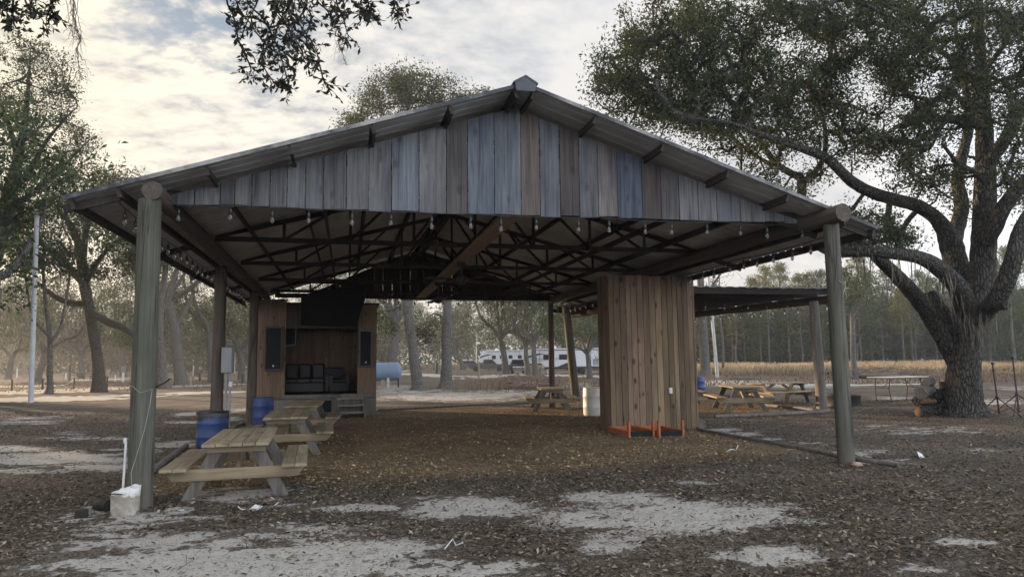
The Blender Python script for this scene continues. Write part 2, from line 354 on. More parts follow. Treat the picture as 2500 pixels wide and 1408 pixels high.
me=bpy.data.meshes.new('ground'); me.vertices.add(nx*ny); me.vertices.foreach_set('co',np.stack([gx,gy,gz_],1).astype(np.float32).ravel())
i0=(np.arange(ny-1)[:,None]*nx+np.arange(nx-1)[None]).ravel()
fi=np.stack([i0,i0+1,i0+nx+1,i0+nx],1).astype(np.int32)
me.loops.add(fi.size); me.loops.foreach_set('vertex_index',fi.ravel()); me.polygons.add(len(fi)); me.polygons.foreach_set('loop_start',np.arange(0,fi.size,4,dtype=np.int32))
for nm,a in (('sand',sand),('mulch',mul),('dry',dry)):
    q=me.attributes.new(nm,'FLOAT','POINT'); q.data.foreach_set('value',a.astype(np.float32))
me.materials.append(M['ground']); me.update(calc_edges=True); me.polygons.foreach_set('use_smooth',np.ones(len(fi),dtype=bool))
G=bpy.data.objects.new('ground',me); COL.objects.link(G); tag(G,'leaf littered sandy ground of the campground with bare pale sand patches','ground',kind='structure')
# sandy tracks: thin sheets with ragged edges
def track_mat():
    t=NT('pale_sand_track'); v=t.coords((1,1,1),seed=False); c=t.mix(t.noise(v,.8,6,.65),(.33,.31,.27),(.50,.485,.45))
    c=t.mix(t.ramp(t.noise(v,5.0,5,.7),[(.52,(0,0,0)),(.66,(.75,)*3)]),c,(.16,.13,.10)); return t.pbr(c,.97,spec=.1)
M['track']=track_mat()
def track(name,label,top,bot,seed):
    r=random.Random(seed); n=60; v=[]; f=[]
    def ip(pl,x):
        for (a,b),(c,d) in zip(pl,pl[1:]):
            if a<=x<=c: return b+(d-b)*(x-a)/(c-a)
        return pl[-1][1] if x>pl[-1][0] else pl[0][1]
    x0,x1=top[0][0],top[-1][0]
    for i in range(n+1):
        x=x0+(x1-x0)*i/n; e=min(1,i/4,(n-i)/4); a,b=ip(top,x),ip(bot,x); m=(a+b)/2; h=(b-a)/2*e
        a=m-h*(.7+.6*r.random()); b=m+h*(.7+.6*r.random())+.05
        for y in (a,b):
            p=gp(x,y); v.append((p.x,p.y,gz(p.x,p.y)+.012))
    f=[(2*i,2*i+1,2*i+3,2*i+2) for i in range(n)]
    mb=MB(); mb.add(v,f); o=mb.build(name,M['track']); tag(o,label,'track',kind='structure')
track('sandy_track','pale sand track crossing left of the pavilion behind the slim metal pole',[(-200,975),(0,971),(150,968),(320,963),(480,956),(620,953)],[(-200,986),(0,983),(150,980),(320,974),(480,962),(620,958)],1)
track('sandy_track','pale sand track farther back at left behind the leaning oak trunk',[(-200,958),(0,955),(120,950),(230,947),(330,943),(520,938),(640,935)],[(-200,966),(0,964),(120,959),(230,956),(330,947),(520,942),(640,938)],2)
track('sandy_track','thin far pale sand strip at left near the far picnic tables',[(-100,944),(80,941),(160,938),(180,926),(320,924)],[(-100,947),(80,944),(160,941),(180,929),(320,927)],3)
track('sandy_track','broad pale sand drive in front of the pickup truck',[(930,925),(985,910),(1076,914),(1102,917),(1170,917),(1270,911),(1330,910)],[(930,929),(985,914),(1076,922),(1102,926),(1170,924),(1270,917),(1330,913)],4)
track('sandy_track','narrow pale sand loop behind the two bare trunks',[(930,909),(984,904),(1079,893),(1130,893)],[(930,912),(984,907),(1079,896),(1130,895)],5)
track('sandy_track','pale sand strip along the front of the white trailer',[(1325,913),(1400,914),(1480,917),(1560,919)],[(1325,918),(1400,920),(1480,923),(1560,926)],6)
track('sandy_track','faint sand road running past the lean-to into the field',[(1640,928),(1760,928),(1900,936),(2100,938),(2300,936)],[(1640,933),(1760,938),(1900,943),(2100,942),(2300,938)],8)
# loose dead leaves lying on the near ground: nobody could count them
rg=np.random.default_rng(11)
def scatter(n,y0,y1,pw):
    Y=y0+(y1-y0)*rg.random(n)**pw
    lat=(rg.random(n)*2-1)*.80*Y; X=lat*cos(PSI)+Y*sin(PSI); Yw=Y*cos(PSI)-lat*sin(PSI)
    return X,Yw
ix=lambda X,Yw:(np.clip(np.searchsorted(ys,Yw),0,ny-1)*nx+np.clip(np.searchsorted(xs,X),0,nx-1))
def vnoise(x,y,s,seed):
    r=np.random.default_rng(seed); g=r.random((64,64)); u=x*s; v=y*s; i=np.floor(u).astype(int); j=np.floor(v).astype(int); a=u-i; b=v-j
    a=a*a*(3-2*a); b=b*b*(3-2*b); q=lambda p,o:g[p%64,o%64]
    return (q(i,j)*(1-a)+q(i+1,j)*a)*(1-b)+(q(i,j+1)*(1-a)+q(i+1,j+1)*a)*b
def leaves_on_ground(n,y0,y1,pw,Lr,lift,f0):
    X,Yw=scatter(n,y0,y1,pw); k=ix(X,Yw); s=sand[k]; m=mul[k]
    nz=vnoise(X,Yw,.9,3)*.6+vnoise(X,Yw,2.7,4)*.4
    dd=np.hypot(X,Yw); keep=rg.random(n)<(1-sst(f0[0],f0[1],dd) if f0[2] else sst(f0[0],f0[1],dd))*np.clip(np.where(s+(nz-.5)*1.3>.30,.75-1.6*(s+(nz-.5)*1.3-.30),.25+nz*1.2),.07,1)
    X,Yw,m=X[keep],Yw[keep],m[keep]; N=len(X)
    pos=np.stack([X,Yw,gh(X,Yw)+lift*rg.random(N)+.004],1)
    a=rg.random(N)*2*pi; d=np.stack([np.cos(a),np.sin(a),rg.normal(size=N)*.22],1)
    d/=np.linalg.norm(d,axis=1,keepdims=True)
    side=np.stack([-np.sin(a),np.cos(a),rg.normal(size=N)*.45],1); side/=np.linalg.norm(side,axis=1,keepdims=True)
    L=(Lr[0]+(Lr[1]-Lr[0])*rg.random(N)**1.7)[:,None]; W=L*(.32+.25*rg.random(N))[:,None]; up=np.array([0,0,1.0])
    cu=(.05+.2*rg.random(N))[:,None]*L
    co=np.stack([pos,pos+d*L*.5+side*W*.5+up*cu*.3,pos+d*L+up*cu*.5,pos+d*L*.5-side*W*.5+up*cu*.3],1).reshape(-1,3)
    g=rg.random((N,1)); t=np.array([[.55,.49,.44]])*(1-g)+np.array([[1.35,1.25,1.12]])*g
    t*=(.42+.75*rg.random((N,1))**1.7); t=t*(1+m[:,None]*np.array([[1.25,1.02,.55]]))
    t=np.where(rg.random((N,1))<.06,np.array([[1.7,1.6,1.35]]),t)
    return co,np.concatenate([t,rg.random((N,1))],1)
c1,t1=leaves_on_ground(190000,4.6,13,.75,(.016,.075),.024,(7.5,13,1))
c2,t2=leaves_on_ground(190000,7,26,.9,(.018,.072),.020,(7.5,13,0))
X,Yw=scatter(2600,4.6,18,.8); N=len(X); a=rg.random(N)*2*pi; Lt=(.06+.22*rg.random(N)**2)[:,None]; d=np.stack([np.cos(a),np.sin(a),.08*rg.normal(size=N)],1); sd=np.stack([-np.sin(a),np.cos(a),0*a],1)*(.002+.003*rg.random((N,1))); pb=np.stack([X,Yw,gh(X,Yw)+.014],1); kk=rg.normal(size=(N,1))*.06
c3=np.stack([pb-sd,pb+sd,pb+d*Lt+sd*.5+sd*kk*100,pb+d*Lt-sd*.5+sd*kk*100],1).reshape(-1,3); g=.5+.9*rg.random((N,1)); t3=np.concatenate([g,g,g,rg.random((N,1))],1)
c2=np.concatenate([c2,c3]); t2=np.concatenate([t2,t3])
o=quads('leaf_litter',np.concatenate([c1,c2]),M['deadleaf'],tint=np.concatenate([t1,t2])); tag(o,'brown fallen oak leaves strewn over the near ground','leaf litter',kind='stuff')
# dry grass of the far field
def grass(name,label,px0,px1,y0,y1,n,hgt,mat,seed,tone=(1,1,1),w=.05,gauss=False):
    r=np.random.default_rng(seed); pts=[]
    u=r.random(n) if not gauss else np.clip(.5+.24*r.normal(size=n),0,1); D=y0*(y1/y0)**r.random(n); lat=(px0+(px1-px0)*u-1250)/F_PX*D
    X=lat*cos(PSI)+D*sin(PSI); Y=D*cos(PSI)-lat*sin(PSI)
    nz=vnoise(X,Y,.12,seed)*.7+vnoise(X,Y,.5,seed+1)*.3
    h=hgt*(.35+1.0*nz)*(.6+.6*r.random(n)); k=r.random(n)<np.clip(nz*1.7-.1,0.05,1); X,Y,h,nz=X[k],Y[k],h[k],nz[k]; N=len(X)
    b=np.stack([X,Y,gh(X,Y)],1); a=r.random(N)*2*pi; sd=np.stack([np.cos(a),np.sin(a),0*a],1)*(w*(.5+r.random(N)))[:,None]
    tip=b+np.stack([r.normal(size=N)*.28*h+.15*h,r.normal(size=N)*.28*h,h],1)
    co=np.stack([b-sd,b+sd,tip+sd*.25,tip-sd*.25],1).reshape(-1,3)
    t=(.55+.75*r.random((N,1)))*np.array([tone])*(.7+.6*nz[:,None]); 
    return tag(quads(name,co,mat,tint=np.concatenate([t,r.random((N,1))],1)),label,'grass',kind='stuff')
grass('tall_grass','tall golden dry grass across the field before the wood',1560,2750,68,102,70000,.85,M['straw'],21,w=.055)
grass('tall_grass','strip of golden dry grass far behind the propane tank and trucks',880,1560,150,190,14000,1.2,M['straw'],22,w=.12)
grass('low_weeds','low grey brown weeds over the field margin behind the lean-to',1500,2750,40,70,9000,.2,M['brush'],23,tone=(1.25,1.2,1.1),w=.03)
grass('low_weeds','knee high dry brown weeds between the bare trunks and the trailer',1080,1560,36,60,3600,.42,M['brush'],24,tone=(1.4,1.25,1.05),w=.014,gauss=True)
grass('low_weeds','thin short dead weeds under the far oaks at left',-200,640,45,110,3500,.14,M['brush'],25,tone=(1.2,1.1,1.0),w=.04)
# ------------------------------------------------------------------ pavilion
XC,ZR,SL=2.28,5.32,.329
XEL,XER=-3.2,7.72; YF,YB=8.75,22.95; GF,GB=9.38,22.5
rz=lambda x: ZR-SL*abs(x-XC)
pav=thing('pavilion','large open timber picnic pavilion with metal gable roof and weathered grey board gable','pavilion',(0,0,0))
# roof sheets: ribbed metal, ribs run down the slope
def roof_sheet(xe):
    mb=MB(); prof=[]; y=YF
    while y<YB:
        prof+=[(y,0),(y+.17,0),(y+.19,.022),(y+.21,.022)]; y+=.23
    prof=[(min(p,YB),q) for p,q in prof]; n=len(prof)
    segs=6; xsn=[XC+(xe-XC)*i/segs for i in range(segs+1)]
    for dz,flip in ((0,0),(.012,1)):
        vs=[(x,y,rz(x)+q+dz-.006*sin(i*2.1)) for i,x in enumerate(xsn) for y,q in prof]
        fs=[(i*n+j,i*n+j+1,(i+1)*n+j+1,(i+1)*n+j) for i in range(segs) for j in range(n-1)]
        mb.add(vs,fs,(1,1,1,.3))
    for yy in (YF,prof[-1][0]):   # hemmed gable edges
        mb.bar((XC,yy,rz(XC)-.005),(xe,yy,rz(xe)-.005),.012,.05,tint=(.07,.075,.085,.3))
    return mb.build('roof_panel',M['roofmetal'],pav)
roof_sheet(XEL); roof_sheet(XER)
mb=MB()
for s in (-1,1):
    mb.add([(XC,YF-.06,ZR+.10),(XC+s*.17,YF-.06,ZR+.0),(XC+s*.17,YB+.06,ZR+.0),(XC,YB+.06,ZR+.10),(XC,YF-.06,ZR+.085),(XC+s*.17,YF-.06,ZR-.02),(XC+s*.17,YB+.06,ZR-.02),(XC,YB+.06,ZR+.085)],[(0,1,2,3),(4,5,6,7),(0,1,5,4),(1,2,6,5),(2,3,7,6)])
mb.add([(XC,YF-.05,ZR+.09),(XC+.15,YF-.05,ZR-.0),(XC+.13,YF-.05,ZR-.12),(XC-.13,YF-.05,ZR-.12),(XC-.15,YF-.05,ZR-.0)],[(0,1,2,3,4)],(.7,.7,.7,.1))
mb.build('ridge_cap',M['roofedge'],pav)
# purlins
for s in (-1,1):
    for k in (.12,1.0,2.0,3.0,3.95,4.9,5.38):
        x=XC+s*k; z=rz(x)-.095
        b=MB(); b.bar((x,YF+.03,z),(x,YB-.03,z),.04,.12,up=(s*SL,0,1)); b.build('purlin',M['dark_timber'],pav)
# gables
def gable(name,Y,seams,zl,zr_,gap,mat,tints,rag,drop=0.0,cut=.10,top=lambda x:0.0):
    mb=MB(); r=random.Random(5)
    for i,(a,b) in enumerate(zip(seams,seams[1:])):
        g_=gap if gap<.0065 or r.random()<.42 else .0004; a2,b2=a+g_/2,b-g_/2
        zb=lambda x: zl+(zr_-zl)*(x-seams[0])/(seams[-1]-seams[0])
        j=rag*(r.random()-.5); tz=lambda x: max(rz(x)-cut-top(x),zb(x)+.02)
        a2+=.004*r.random()*(gap<.0065); b2-=.004*r.random()*(gap<.0065); poly=[(a2,zb(a2)+j),(b2,zb(b2)+j+.014*(r.random()-.5))]
        if a2<XC<b2: poly+=[(b2,tz(b2)),(XC,tz(XC)),(a2,tz(a2))]
        else: poly+=[(b2,tz(b2)),(a2,tz(a2))]
        t=tuple(.92*c**1.35 for c in tints[i%len(tints)]); y0=Y+.004*r.random()
        mb.prism(poly,y0,y0+.022,'Y',tint=(*t,r.random()))
    return mb.build(name,mat,pav)
SEAM=[385,432,477,539,575,616,660,702,746,790,846,901,956,1023,1090,1142,1207,1272,1318,1367,1414,1460,1507,1567,1612,1656,1702,1747,1804,1863,1910,1958,1990]
TI=[(.8,.85,.9),(.85,.88,.9),(.9,.92,.95),(.8,.85,.9),(.9,.9,.9),(.9,.95,1),(.8,.82,.85),(.9,.95,1),(.8,.85,.9),(.72,.75,.8),(.9,.92,.95),(.85,.88,.9),(.9,1.0,1.12),(.95,.97,.98),(.58,.55,.53),(.72,.84,.98),(.88,1.0,1.12),(.78,.68,.63),(.80,.88,.96),(.58,.52,.50),(.75,.80,.84),(.95,.88,.86),(.52,.63,.80),(.62,.55,.52),(.66,.64,.64),(.88,.90,.94),(1.0,1.03,1.08),(.80,.84,.95),(.95,.95,.98),(.82,.86,.9),(.95,.98,1),(.9,.92,.95)]
TI=[tuple(.97*(c*.8+.2*sum(t)/3)*(1.02,1.0,1.0)[i] for i,c in enumerate(t)) for t in TI]
sx=[at(p,430,GF).x for p in SEAM]
gable('front_gable',GF,sx,3.62,3.70,.006,M['gable'],TI,.03)
b=MB(); b.bar((sx[0],GF+.06,3.74),(sx[-1],GF+.06,3.80),.045,.14); 
for s,xe in ((-1,sx[0]),(1,sx[-1])): b.bar((XC,GF+.06,rz(XC)-.2),(xe,GF+.06,rz(xe)-.2),.045,.09)
b.build('gable_frame',M['dark_timber'],pav)
bs=[-2.2]; r=random.Random(9)
while bs[-1]<6.75: bs.append(bs[-1]+r.uniform(.24,.32))
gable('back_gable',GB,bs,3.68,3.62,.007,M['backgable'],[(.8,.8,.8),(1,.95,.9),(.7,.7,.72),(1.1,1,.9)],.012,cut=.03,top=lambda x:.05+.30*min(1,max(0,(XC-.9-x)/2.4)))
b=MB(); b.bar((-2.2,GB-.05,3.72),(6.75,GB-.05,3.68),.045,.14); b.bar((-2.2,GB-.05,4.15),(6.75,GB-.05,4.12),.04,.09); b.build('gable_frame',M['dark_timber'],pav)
# trusses
def truss(Y):
    b=MB(); z0=3.78; xl,xr=-2.25,6.85; zt=lambda x: z0+.05+(1.18)*(1-abs(x-XC)/((xr-xl)/2))
    b.bar((xl,Y,z0),(xr,Y,z0),.045,.085)
    for s,xe in ((-1,xl),(1,xr)):
        b.bar((xe-s*-.0,Y+.048,zt(xe)),(XC-s*.02,Y+.048,zt(XC)),.045,.085)
    n=8
    for i in range(n+1):
        x=xl+(xr-xl)*i/n
        if 0<i<n: b.bar((x,Y-.047,z0-.05),(x,Y-.047,rz(x)-.12 if i%2==0 else zt(x)+.02),.05,.03,up=(0,1,0))
    for i in range(1,n):
        x=xl+(xr-xl)*i/n; xm=x+(xr-xl)/n*(.5 if i<n/2 else -.5)
        s=1 if i<n/2 else -1
        if i!=n//2: b.bar((x-s*.05,Y+.096,z0),(x+s*(xr-xl)/n*.72,Y+.096,zt(x+s*(xr-xl)/n*.72)),.05,.03,up=(0,1,0))
    for s in (-1,1): b.bar((XC+s*.9,Y+.096,z0),(XC+s*.12,Y+.096,zt(XC)-.05),.05,.03,up=(0,1,0))
    return b.build('truss',M['dark_timber'],pav)
t0=truss(0); t0.location.y=9.75
for Y in (12.75,15.75,18.8,21.7): dup(t0,pav,loc=(0,Y,0))
for x,w in ((-.35,.04),(5.0,.04)):
    b=MB(); b.bar((x,9.6,3.86),(x,22.3,3.86),w,.09); b.build('tie_brace',M['dark_timber'],pav)
b=MB(); b.bar((XC,9.6,3.70),(XC,22.6,3.70),.29,.045); o=b.build('walk_plank',M['tan_timber'],pav); o['label']='pale tan plank running under the truss middles'
# posts and log beams
def post(px,py,r0,r1,ztop,mat,lean=(0,0),lab=None):
    p=gp(px,py); b=MB(); n=7
    b.tube([(p.x+lean[0]*i/n,p.y+lean[1]*i/n,p.z-.05+(ztop-p.z+.05)*i/n) for i in range(n+1)],[r0+(r1-r0)*i/n for i in range(n+1)],18,wob=.06)
    o=b.build('post',mat,pav)
    if lab: o['label']=lab
    return p
pL1=post(341,1240,.137,.128,3.56,M['post_green'],(-.03,.0),'thick green grey round post beside the white bucket')
pL2=post(526,1088,.122,.112,3.6,M['post_brown'])
pL3=post(612,1038,.135,.115,3.6,M['post_brown'])
pR1=post(2067,1132,.120,.108,3.60,M['post_green'],(-.02,.0),'green grey round post standing nearest at right')
def rawpost(x,y,r0,r1,zt,mat,parent,n=14):
    z=gz(x,y); b=MB(); b.tube([(x,y,z-.05+(zt-z+.05)*i/6) for i in range(7)],[r0+(r1-r0)*i/6 for i in range(7)],n,wob=.05); return b.build('post',mat,parent)
rawpost(6.95,16.9,.12,.11,3.6,M['post_brown'],pav)
q=at(1345,800,22.55); rawpost(q.x,22.55,.105,.095,3.55,M['post_brown'],pav)
rawpost(-2.45,25.2,.12,.11,3.5,M['post_brown'],pav)
def log(a,c,r,parent,name='log_beam'):
    b=MB(); n=14; a,c=Vector(a),Vector(c)
    b.tube([a.lerp(c,i/n) for i in range(n+1)],[r*(1.06-.12*(i%3)/3) for i in range(n+1)],14,wob=.09)
    return b.build(name,M['log'],parent)
log((pL1.x+.02,8.76,3.65),(-2.45,22.8,3.66),.105,pav); log((6.93,8.5,3.68),(q.x+.05,22.75,3.66),.125,pav)
for s,x0 in ((-1,-2.6),(1,7.15)):        # braces under the eaves
    for Y in (8.9,12.6,15.6,18.7,21.6):
        b=MB(); b.bar((x0,Y,3.60),(x0+s*.62,Y,rz(x0+s*.62)-.10),.04,.09); b.build('eave_brace',M['dark_timber'],pav)
# ------------------------------------------------------------------ lean-to
lt=thing('lean_to','low flat lean-to shelter with log posts attached right of the pavilion','lean-to',(0,0,0))
LX0,LX1,LY0,LY1=8.0,14.45,17.7,27.6; lz=lambda x,y: 3.62+.0*(x)+.014*(y-18)
mb=MB()
n=34
for i in range(n):
    x0=LX0+(LX1-LX0)*i/n; x1=LX0+(LX1-LX0)*(i+1)/n; z=.0+.018*(i%2)
    mb.add([(x0,LY0,lz(0,LY0)+z),(x1,LY0,lz(0,LY0)+z),(x1,LY1,lz(0,LY1)+z),(x0,LY1,lz(0,LY1)+z),(x0,LY0,lz(0,LY0)+z+.02),(x1,LY0,lz(0,LY0)+z+.02),(x1,LY1,lz(0,LY1)+z+.02),(x0,LY1,lz(0,LY1)+z+.02)],[(0,1,2,3),(4,5,6,7),(0,1,5,4),(2,3,7,6)],(.6,.6,.62,.2))
mb.build('roof_panel',M['roofmetal'],lt)
for k in range(9):
    y=LY0+.12+k*1.2; b=MB(); b.bar((LX0,y,lz(0,y)-.09),(LX1-.1,y,lz(0,y)-.09),.045,.15); b.build('rafter',M['dark_timber'],lt)
for x in (8.9,LX1-.55): log((x,LY0-.1,lz(0,LY0)-.29),(x,LY1,lz(0,LY1)-.29),.12,lt)
pl=gp(2004,1003)
b=MB(); b.tube([(pl.x+.05-.08*i/6,pl.y,pl.z-.05+(3.27-pl.z)*i/6) for i in range(7)],[.15-.004*i for i in range(7)],14,wob=.06); o=b.build('post',M['greywood'],lt); o['label']='grey weathered log post at the near right corner'
q2=gp(1407,978); 
b=MB(); b.tube([(q2.x-.32*i/6,q2.y,q2.z-.05+(3.5)*i/6) for i in range(7)],[.175-.004*i for i in range(7)],14,wob=.1); b.build('post',M['post_brown'],lt)
rawpost(LX1-.55,27.2,.13,.12,3.4,M['post_brown'],lt); rawpost(8.25,17.95,.11,.1,3.3,M['greywood'],lt)
b=MB(); b.tube([(q2.x-.45,q2.y,3.56),(q2.x+1.6,q2.y,3.60),(LX1-.5,q2.y,3.62)],.16,14,wob=.08); b.build('log_beam',M['log'],lt)
# ------------------------------------------------------------------ plank enclosure
enc=thing('plank_enclosure','tall narrow enclosure of vertical knotty pine planks under the right eave','plank enclosure',(0,0,0))
EX0=at(1487,850,14.45).x; EX1,EY0,EY1,EZ=7.68,14.45,15.1,3.50
def planks(name,x0,x1,Y,z0,z1,w,mat,parent,seed,axis='X',gap=.005,th=.022,tv=.35,ztop=None):
    r=random.Random(seed); b=MB(); x=x0
    while x<x1-.02:
        x2=min(x1,x+w*r.uniform(.85,1.15)); t=r.uniform(1-tv,1+tv*.55); zt=z1-.02*r.random(); off=.006*r.random()
        c=((x+x2)/2,Y+off,(z0+zt)/2); d=(x2-x-gap,th,zt-z0)
        if axis=='Y': c=(c[1],c[0],c[2]); d=(d[1],d[0],d[2])
        b.box(c,d,tint=(t,t*r.uniform(.94,1.0),t*r.uniform(.88,1.02),r.random())); x=x2
    return b.build(name,mat,parent)
planks('front_planks',EX0+.003,EX1,EY0,.03,EZ,.135,M['plank'],enc,3,gap=.011,tv=.42)
planks('side_planks',EY0+.05,EY1,EX0,.1,EZ,.14,M['plank'],enc,5,'Y'); planks('side_planks',EY0+.04,EY1,EX1,.05,EZ-.12,.14,M['plank'],enc,6,'Y'); planks('rear_planks',EX0,EX1,EY1,.08,EZ-.1,.14,M['plank'],enc,7)
for x in (EX0+.1,EX1-.1):
    for y in (EY0+.1,EY1-.1): b=MB(); b.box((x,y,1.75),(.09,.09,3.4)); b.build('corner_post',M['dark_timber'],enc)
oc=at(1637,953,EY0-.03); ob=thing('outlet_box','small white weatherproof outlet cover on the plank enclosure front','outlet box',(oc.x,EY0-.011,oc.z-.06))
b=MB(); b.box((0,-.02,.06),(.075,.04,.125)); b.build('body',M['white'],ob); b=MB(); b.box((0,-.045,.06),(.06,.010,.105)); b.build('flap',M['offwhite'],ob)
# ------------------------------------------------------------------ stage
st=thing('stage_building','red brown plank stage hut with open front at the rear left of the pavilion','stage',(0,0,0))
SY=22.30; X=lambda p: at(p,870,SY).x; Z=lambda px,py: at(px,py,SY).z
xa,xb,xc,xd=X(627),X(697),X(873),X(918); zf=Z(785,962); ztl=3.60; ztr=Z(900,743)
planks('front_wall',xa,xb,SY,zf-.12,ztl,.2,M['red_board'],st,11,tv=.2)
planks('front_wall',xc,xd,SY,zf-.02,ztr,.2,M['red_board'],st,12,tv=.2)
planks('front_wall',xb+.003,xc-.003,SY+.03,Z(785,797)-.05,ztr-.02,.2,M['backgable'],st,13,tv=.2)
planks('back_wall',xa,xd,SY+2.6,0,3.42,.2,M['red_board'],st,14,tv=.2,gap=-.002)
planks('side_wall',SY+.03,SY+2.6,xa,0,3.4,.2,M['red_board'],st,15,'Y'); planks('side_wall',SY+.03,SY+2.6,xd,.0,3.4,.2,M['red_board'],st,16,'Y')
b=MB(); b.box(((xa+xd)/2,SY+1.32,zf-.03),(xd-xa-.06,2.5,.05)); b.build('stage_floor',M['dark_timber'],st)
b=MB(); b.box(((xa+xd)/2,SY+1.35,3.47),(xd-xa+.2,2.7,.05)); b.build('hut_roof',M['dark_timber'],st)
planks('skirt',xa+.02,xd,SY-.03,gz(0,SY)-.02,zf-.13,.11,M['skirt'],st,17,tv=.15)
b=MB(); b.box((X(795),SY-.055,Z(795,991)),(X(810)-X(779),.02,.36)); b.build('skirt_hole_dark',M['black'],st)  # black slab on the skirt, painting the darkness of a hole
b=MB(); b.bar((xb-.1,SY-.05,zf-.06),(xd,SY-.05,zf-.06),.05,.12); b.build('floor_edge',M['greywood'],st)
fa,fb=at(735,722,SY-1.2),at(905,690,SY-1.2); fc,fd=at(868,799,SY-.1),at(735,793,SY-.1)
b=MB(); th=Vector((0,.05,.03)); b.add([fa,fb,fc,fd,fa+th,fb+th,fc+th,fd+th],[(0,1,2,3),(4,5,6,7),(0,1,5,4),(1,2,6,5),(2,3,7,6),(3,0,4,7)]); b.build('hinged_front_flap',M['black'],st)
for (p0,p1,q0,q1,lab) in ((648,689,797,904,'black upright loudspeaker on the left front wall of the stage'),(878,906,806,895,'black upright loudspeaker on the narrow right front wall of the stage')):
    z0,z1=Z((p0+p1)/2,q1),Z((p0+p1)/2,q0); x0,x1=X(p0),X(p1)
    s=thing('loudspeaker',lab,'loudspeaker',((x0+x1)/2,SY-.02,z0)); w=x1-x0
    b=MB(); b.box((0,-.10,(z1-z0)/2),(w,.2,z1-z0)); b.build('cabinet',M['blackplastic'],s,bevel=.01)
    b=MB(); b.box((0,-.205,(z1-z0)*.5),(w*.88,.012,(z1-z0)*.92)); b.build('grille',M['black'],s)
    b=MB(); b.box((.01,-.215,.14),(.04,.006,.05)); b.build('badge',M['white'],s)
p=at(709,812,SY+.5); s=thing('loudspeaker','small dark loudspeaker hung inside at the left of the stage opening','loudspeaker',(p.x,SY+.6,p.z-.4)); b=MB(); b.box((0,0,.4),(.36,.3,.8)); b.build('cabinet',M['blackplastic'],s); b=MB(); b.box((0,-.156,.4),(.3,.01,.7)); b.build('grille',M['black'],s)
# seats on the stage
p=at(747,955,SY+.75); sf=thing('sofa','dark leather three seat sofa on the stage','sofa',(p.x-.05,SY+.75,zf))
w=1.22; b=MB(); b.box((0,0,.2),(w,.7,.3)); b.build('base',M['sofa'],sf,bevel=.03)
for i in range(3): b=MB(); b.box((-w/3+i*w/3,-.03,.41),(w/3-.02,.68,.13),tint=(1.9,1.8,1.7,.2)); b.build('seat_cushion',M['sofa'],sf,bevel=.04)
for i in range(3): b=MB(); b.box((-w/3+i*w/3,.3,.7),(w/3-.02,.2,.48)); b.build('back_cushion',M['sofa'],sf,bevel=.05)
for s_ in (-1,1): b=MB(); b.box((s_*(w/2+.09),0,.34),(.17,.76,.56)); b.build('armrest',M['sofa'],sf,bevel=.05)
p=at(822,952,SY+.7); ac=thing('armchair','dark boxy armchair at the right of the stage','armchair',(p.x,SY+.75,zf),.35)
b=MB(); b.box((0,0,.2),(.62,.6,.3)); b.build('base',M['sofa'],ac,bevel=.03)
b=MB(); b.box((0,-.02,.40),(.44,.5,.12)); b.build('seat_cushion',M['sofa'],ac,bevel=.03)
b=MB(); b.box((0,.27,.55),(.62,.14,.5)); b.build('backrest',M['sofa'],ac,bevel=.04)
for s_ in (-1,1): b=MB(); b.box((s_*.28,0,.40),(.14,.6,.36),tint=(1.6,1.6,1.6,.2)); b.build('armrest',M['sofa'],ac,bevel=.03)
p=at(792,900,SY+1.2); gt=thing('guitar','dark acoustic guitar leaning behind the sofa on the stage','guitar',(p.x+.05,SY+1.25,zf)); b=MB()
gl=[(0,.05),(.17,.12),(.19,.26),(.12,.38),(.15,.5),(.07,.6),(-.07,.6),(-.15,.5),(-.12,.38),(-.19,.26),(-.17,.12)]
b.prism(gl,-.04,.05,'Y'); b.build('body',M['dark_timber'],gt); b=MB(); b.box((0,.0,.85),(.05,.02,.55)); b.build('neck',M['tan_timber'],gt)
# steps up to the stage
def steps(name,label,loc,rzz,n,w,rise,run,mat,treads):
    t=thing(name,label,'steps',loc,rzz)
    for i in range(n):
        b=MB(); z=rise*(i+1); y=run*i; b.box((0,y+run/2,z-.02),(w,run+.03,.04),tint=(treads,)*3+(rnd.random(),)); b.build('tread',mat,t)
    for s_ in (-1,1):
        b=MB(); prof=[(0,0)]
        for i in range(n): prof+=[(run*i,rise*(i+1)-.045),(run*(i+1),rise*(i+1)-.045)]
        prof+=[(run*n,0)]; b.prism(prof,s_*(w/2-.03)-.02,s_*(w/2-.03)+.02,'X'); b.build('stringer',mat,t)
    return t
p=gp(868,1012); steps('stage_steps','three grey wooden steps up to the stage front',(p.x-.1,SY-.92,gz(0,SY)),.12,3,.78,.19,.29,M['greywood'],1.5)
p=gp(1745,1052); steps('plank_steps','two worn wooden steps beside the plank enclosure',(7.92,14.75,gz(8,14.5)-.02),1.25,2,.75,.19,.3,M['greywood'],.8)
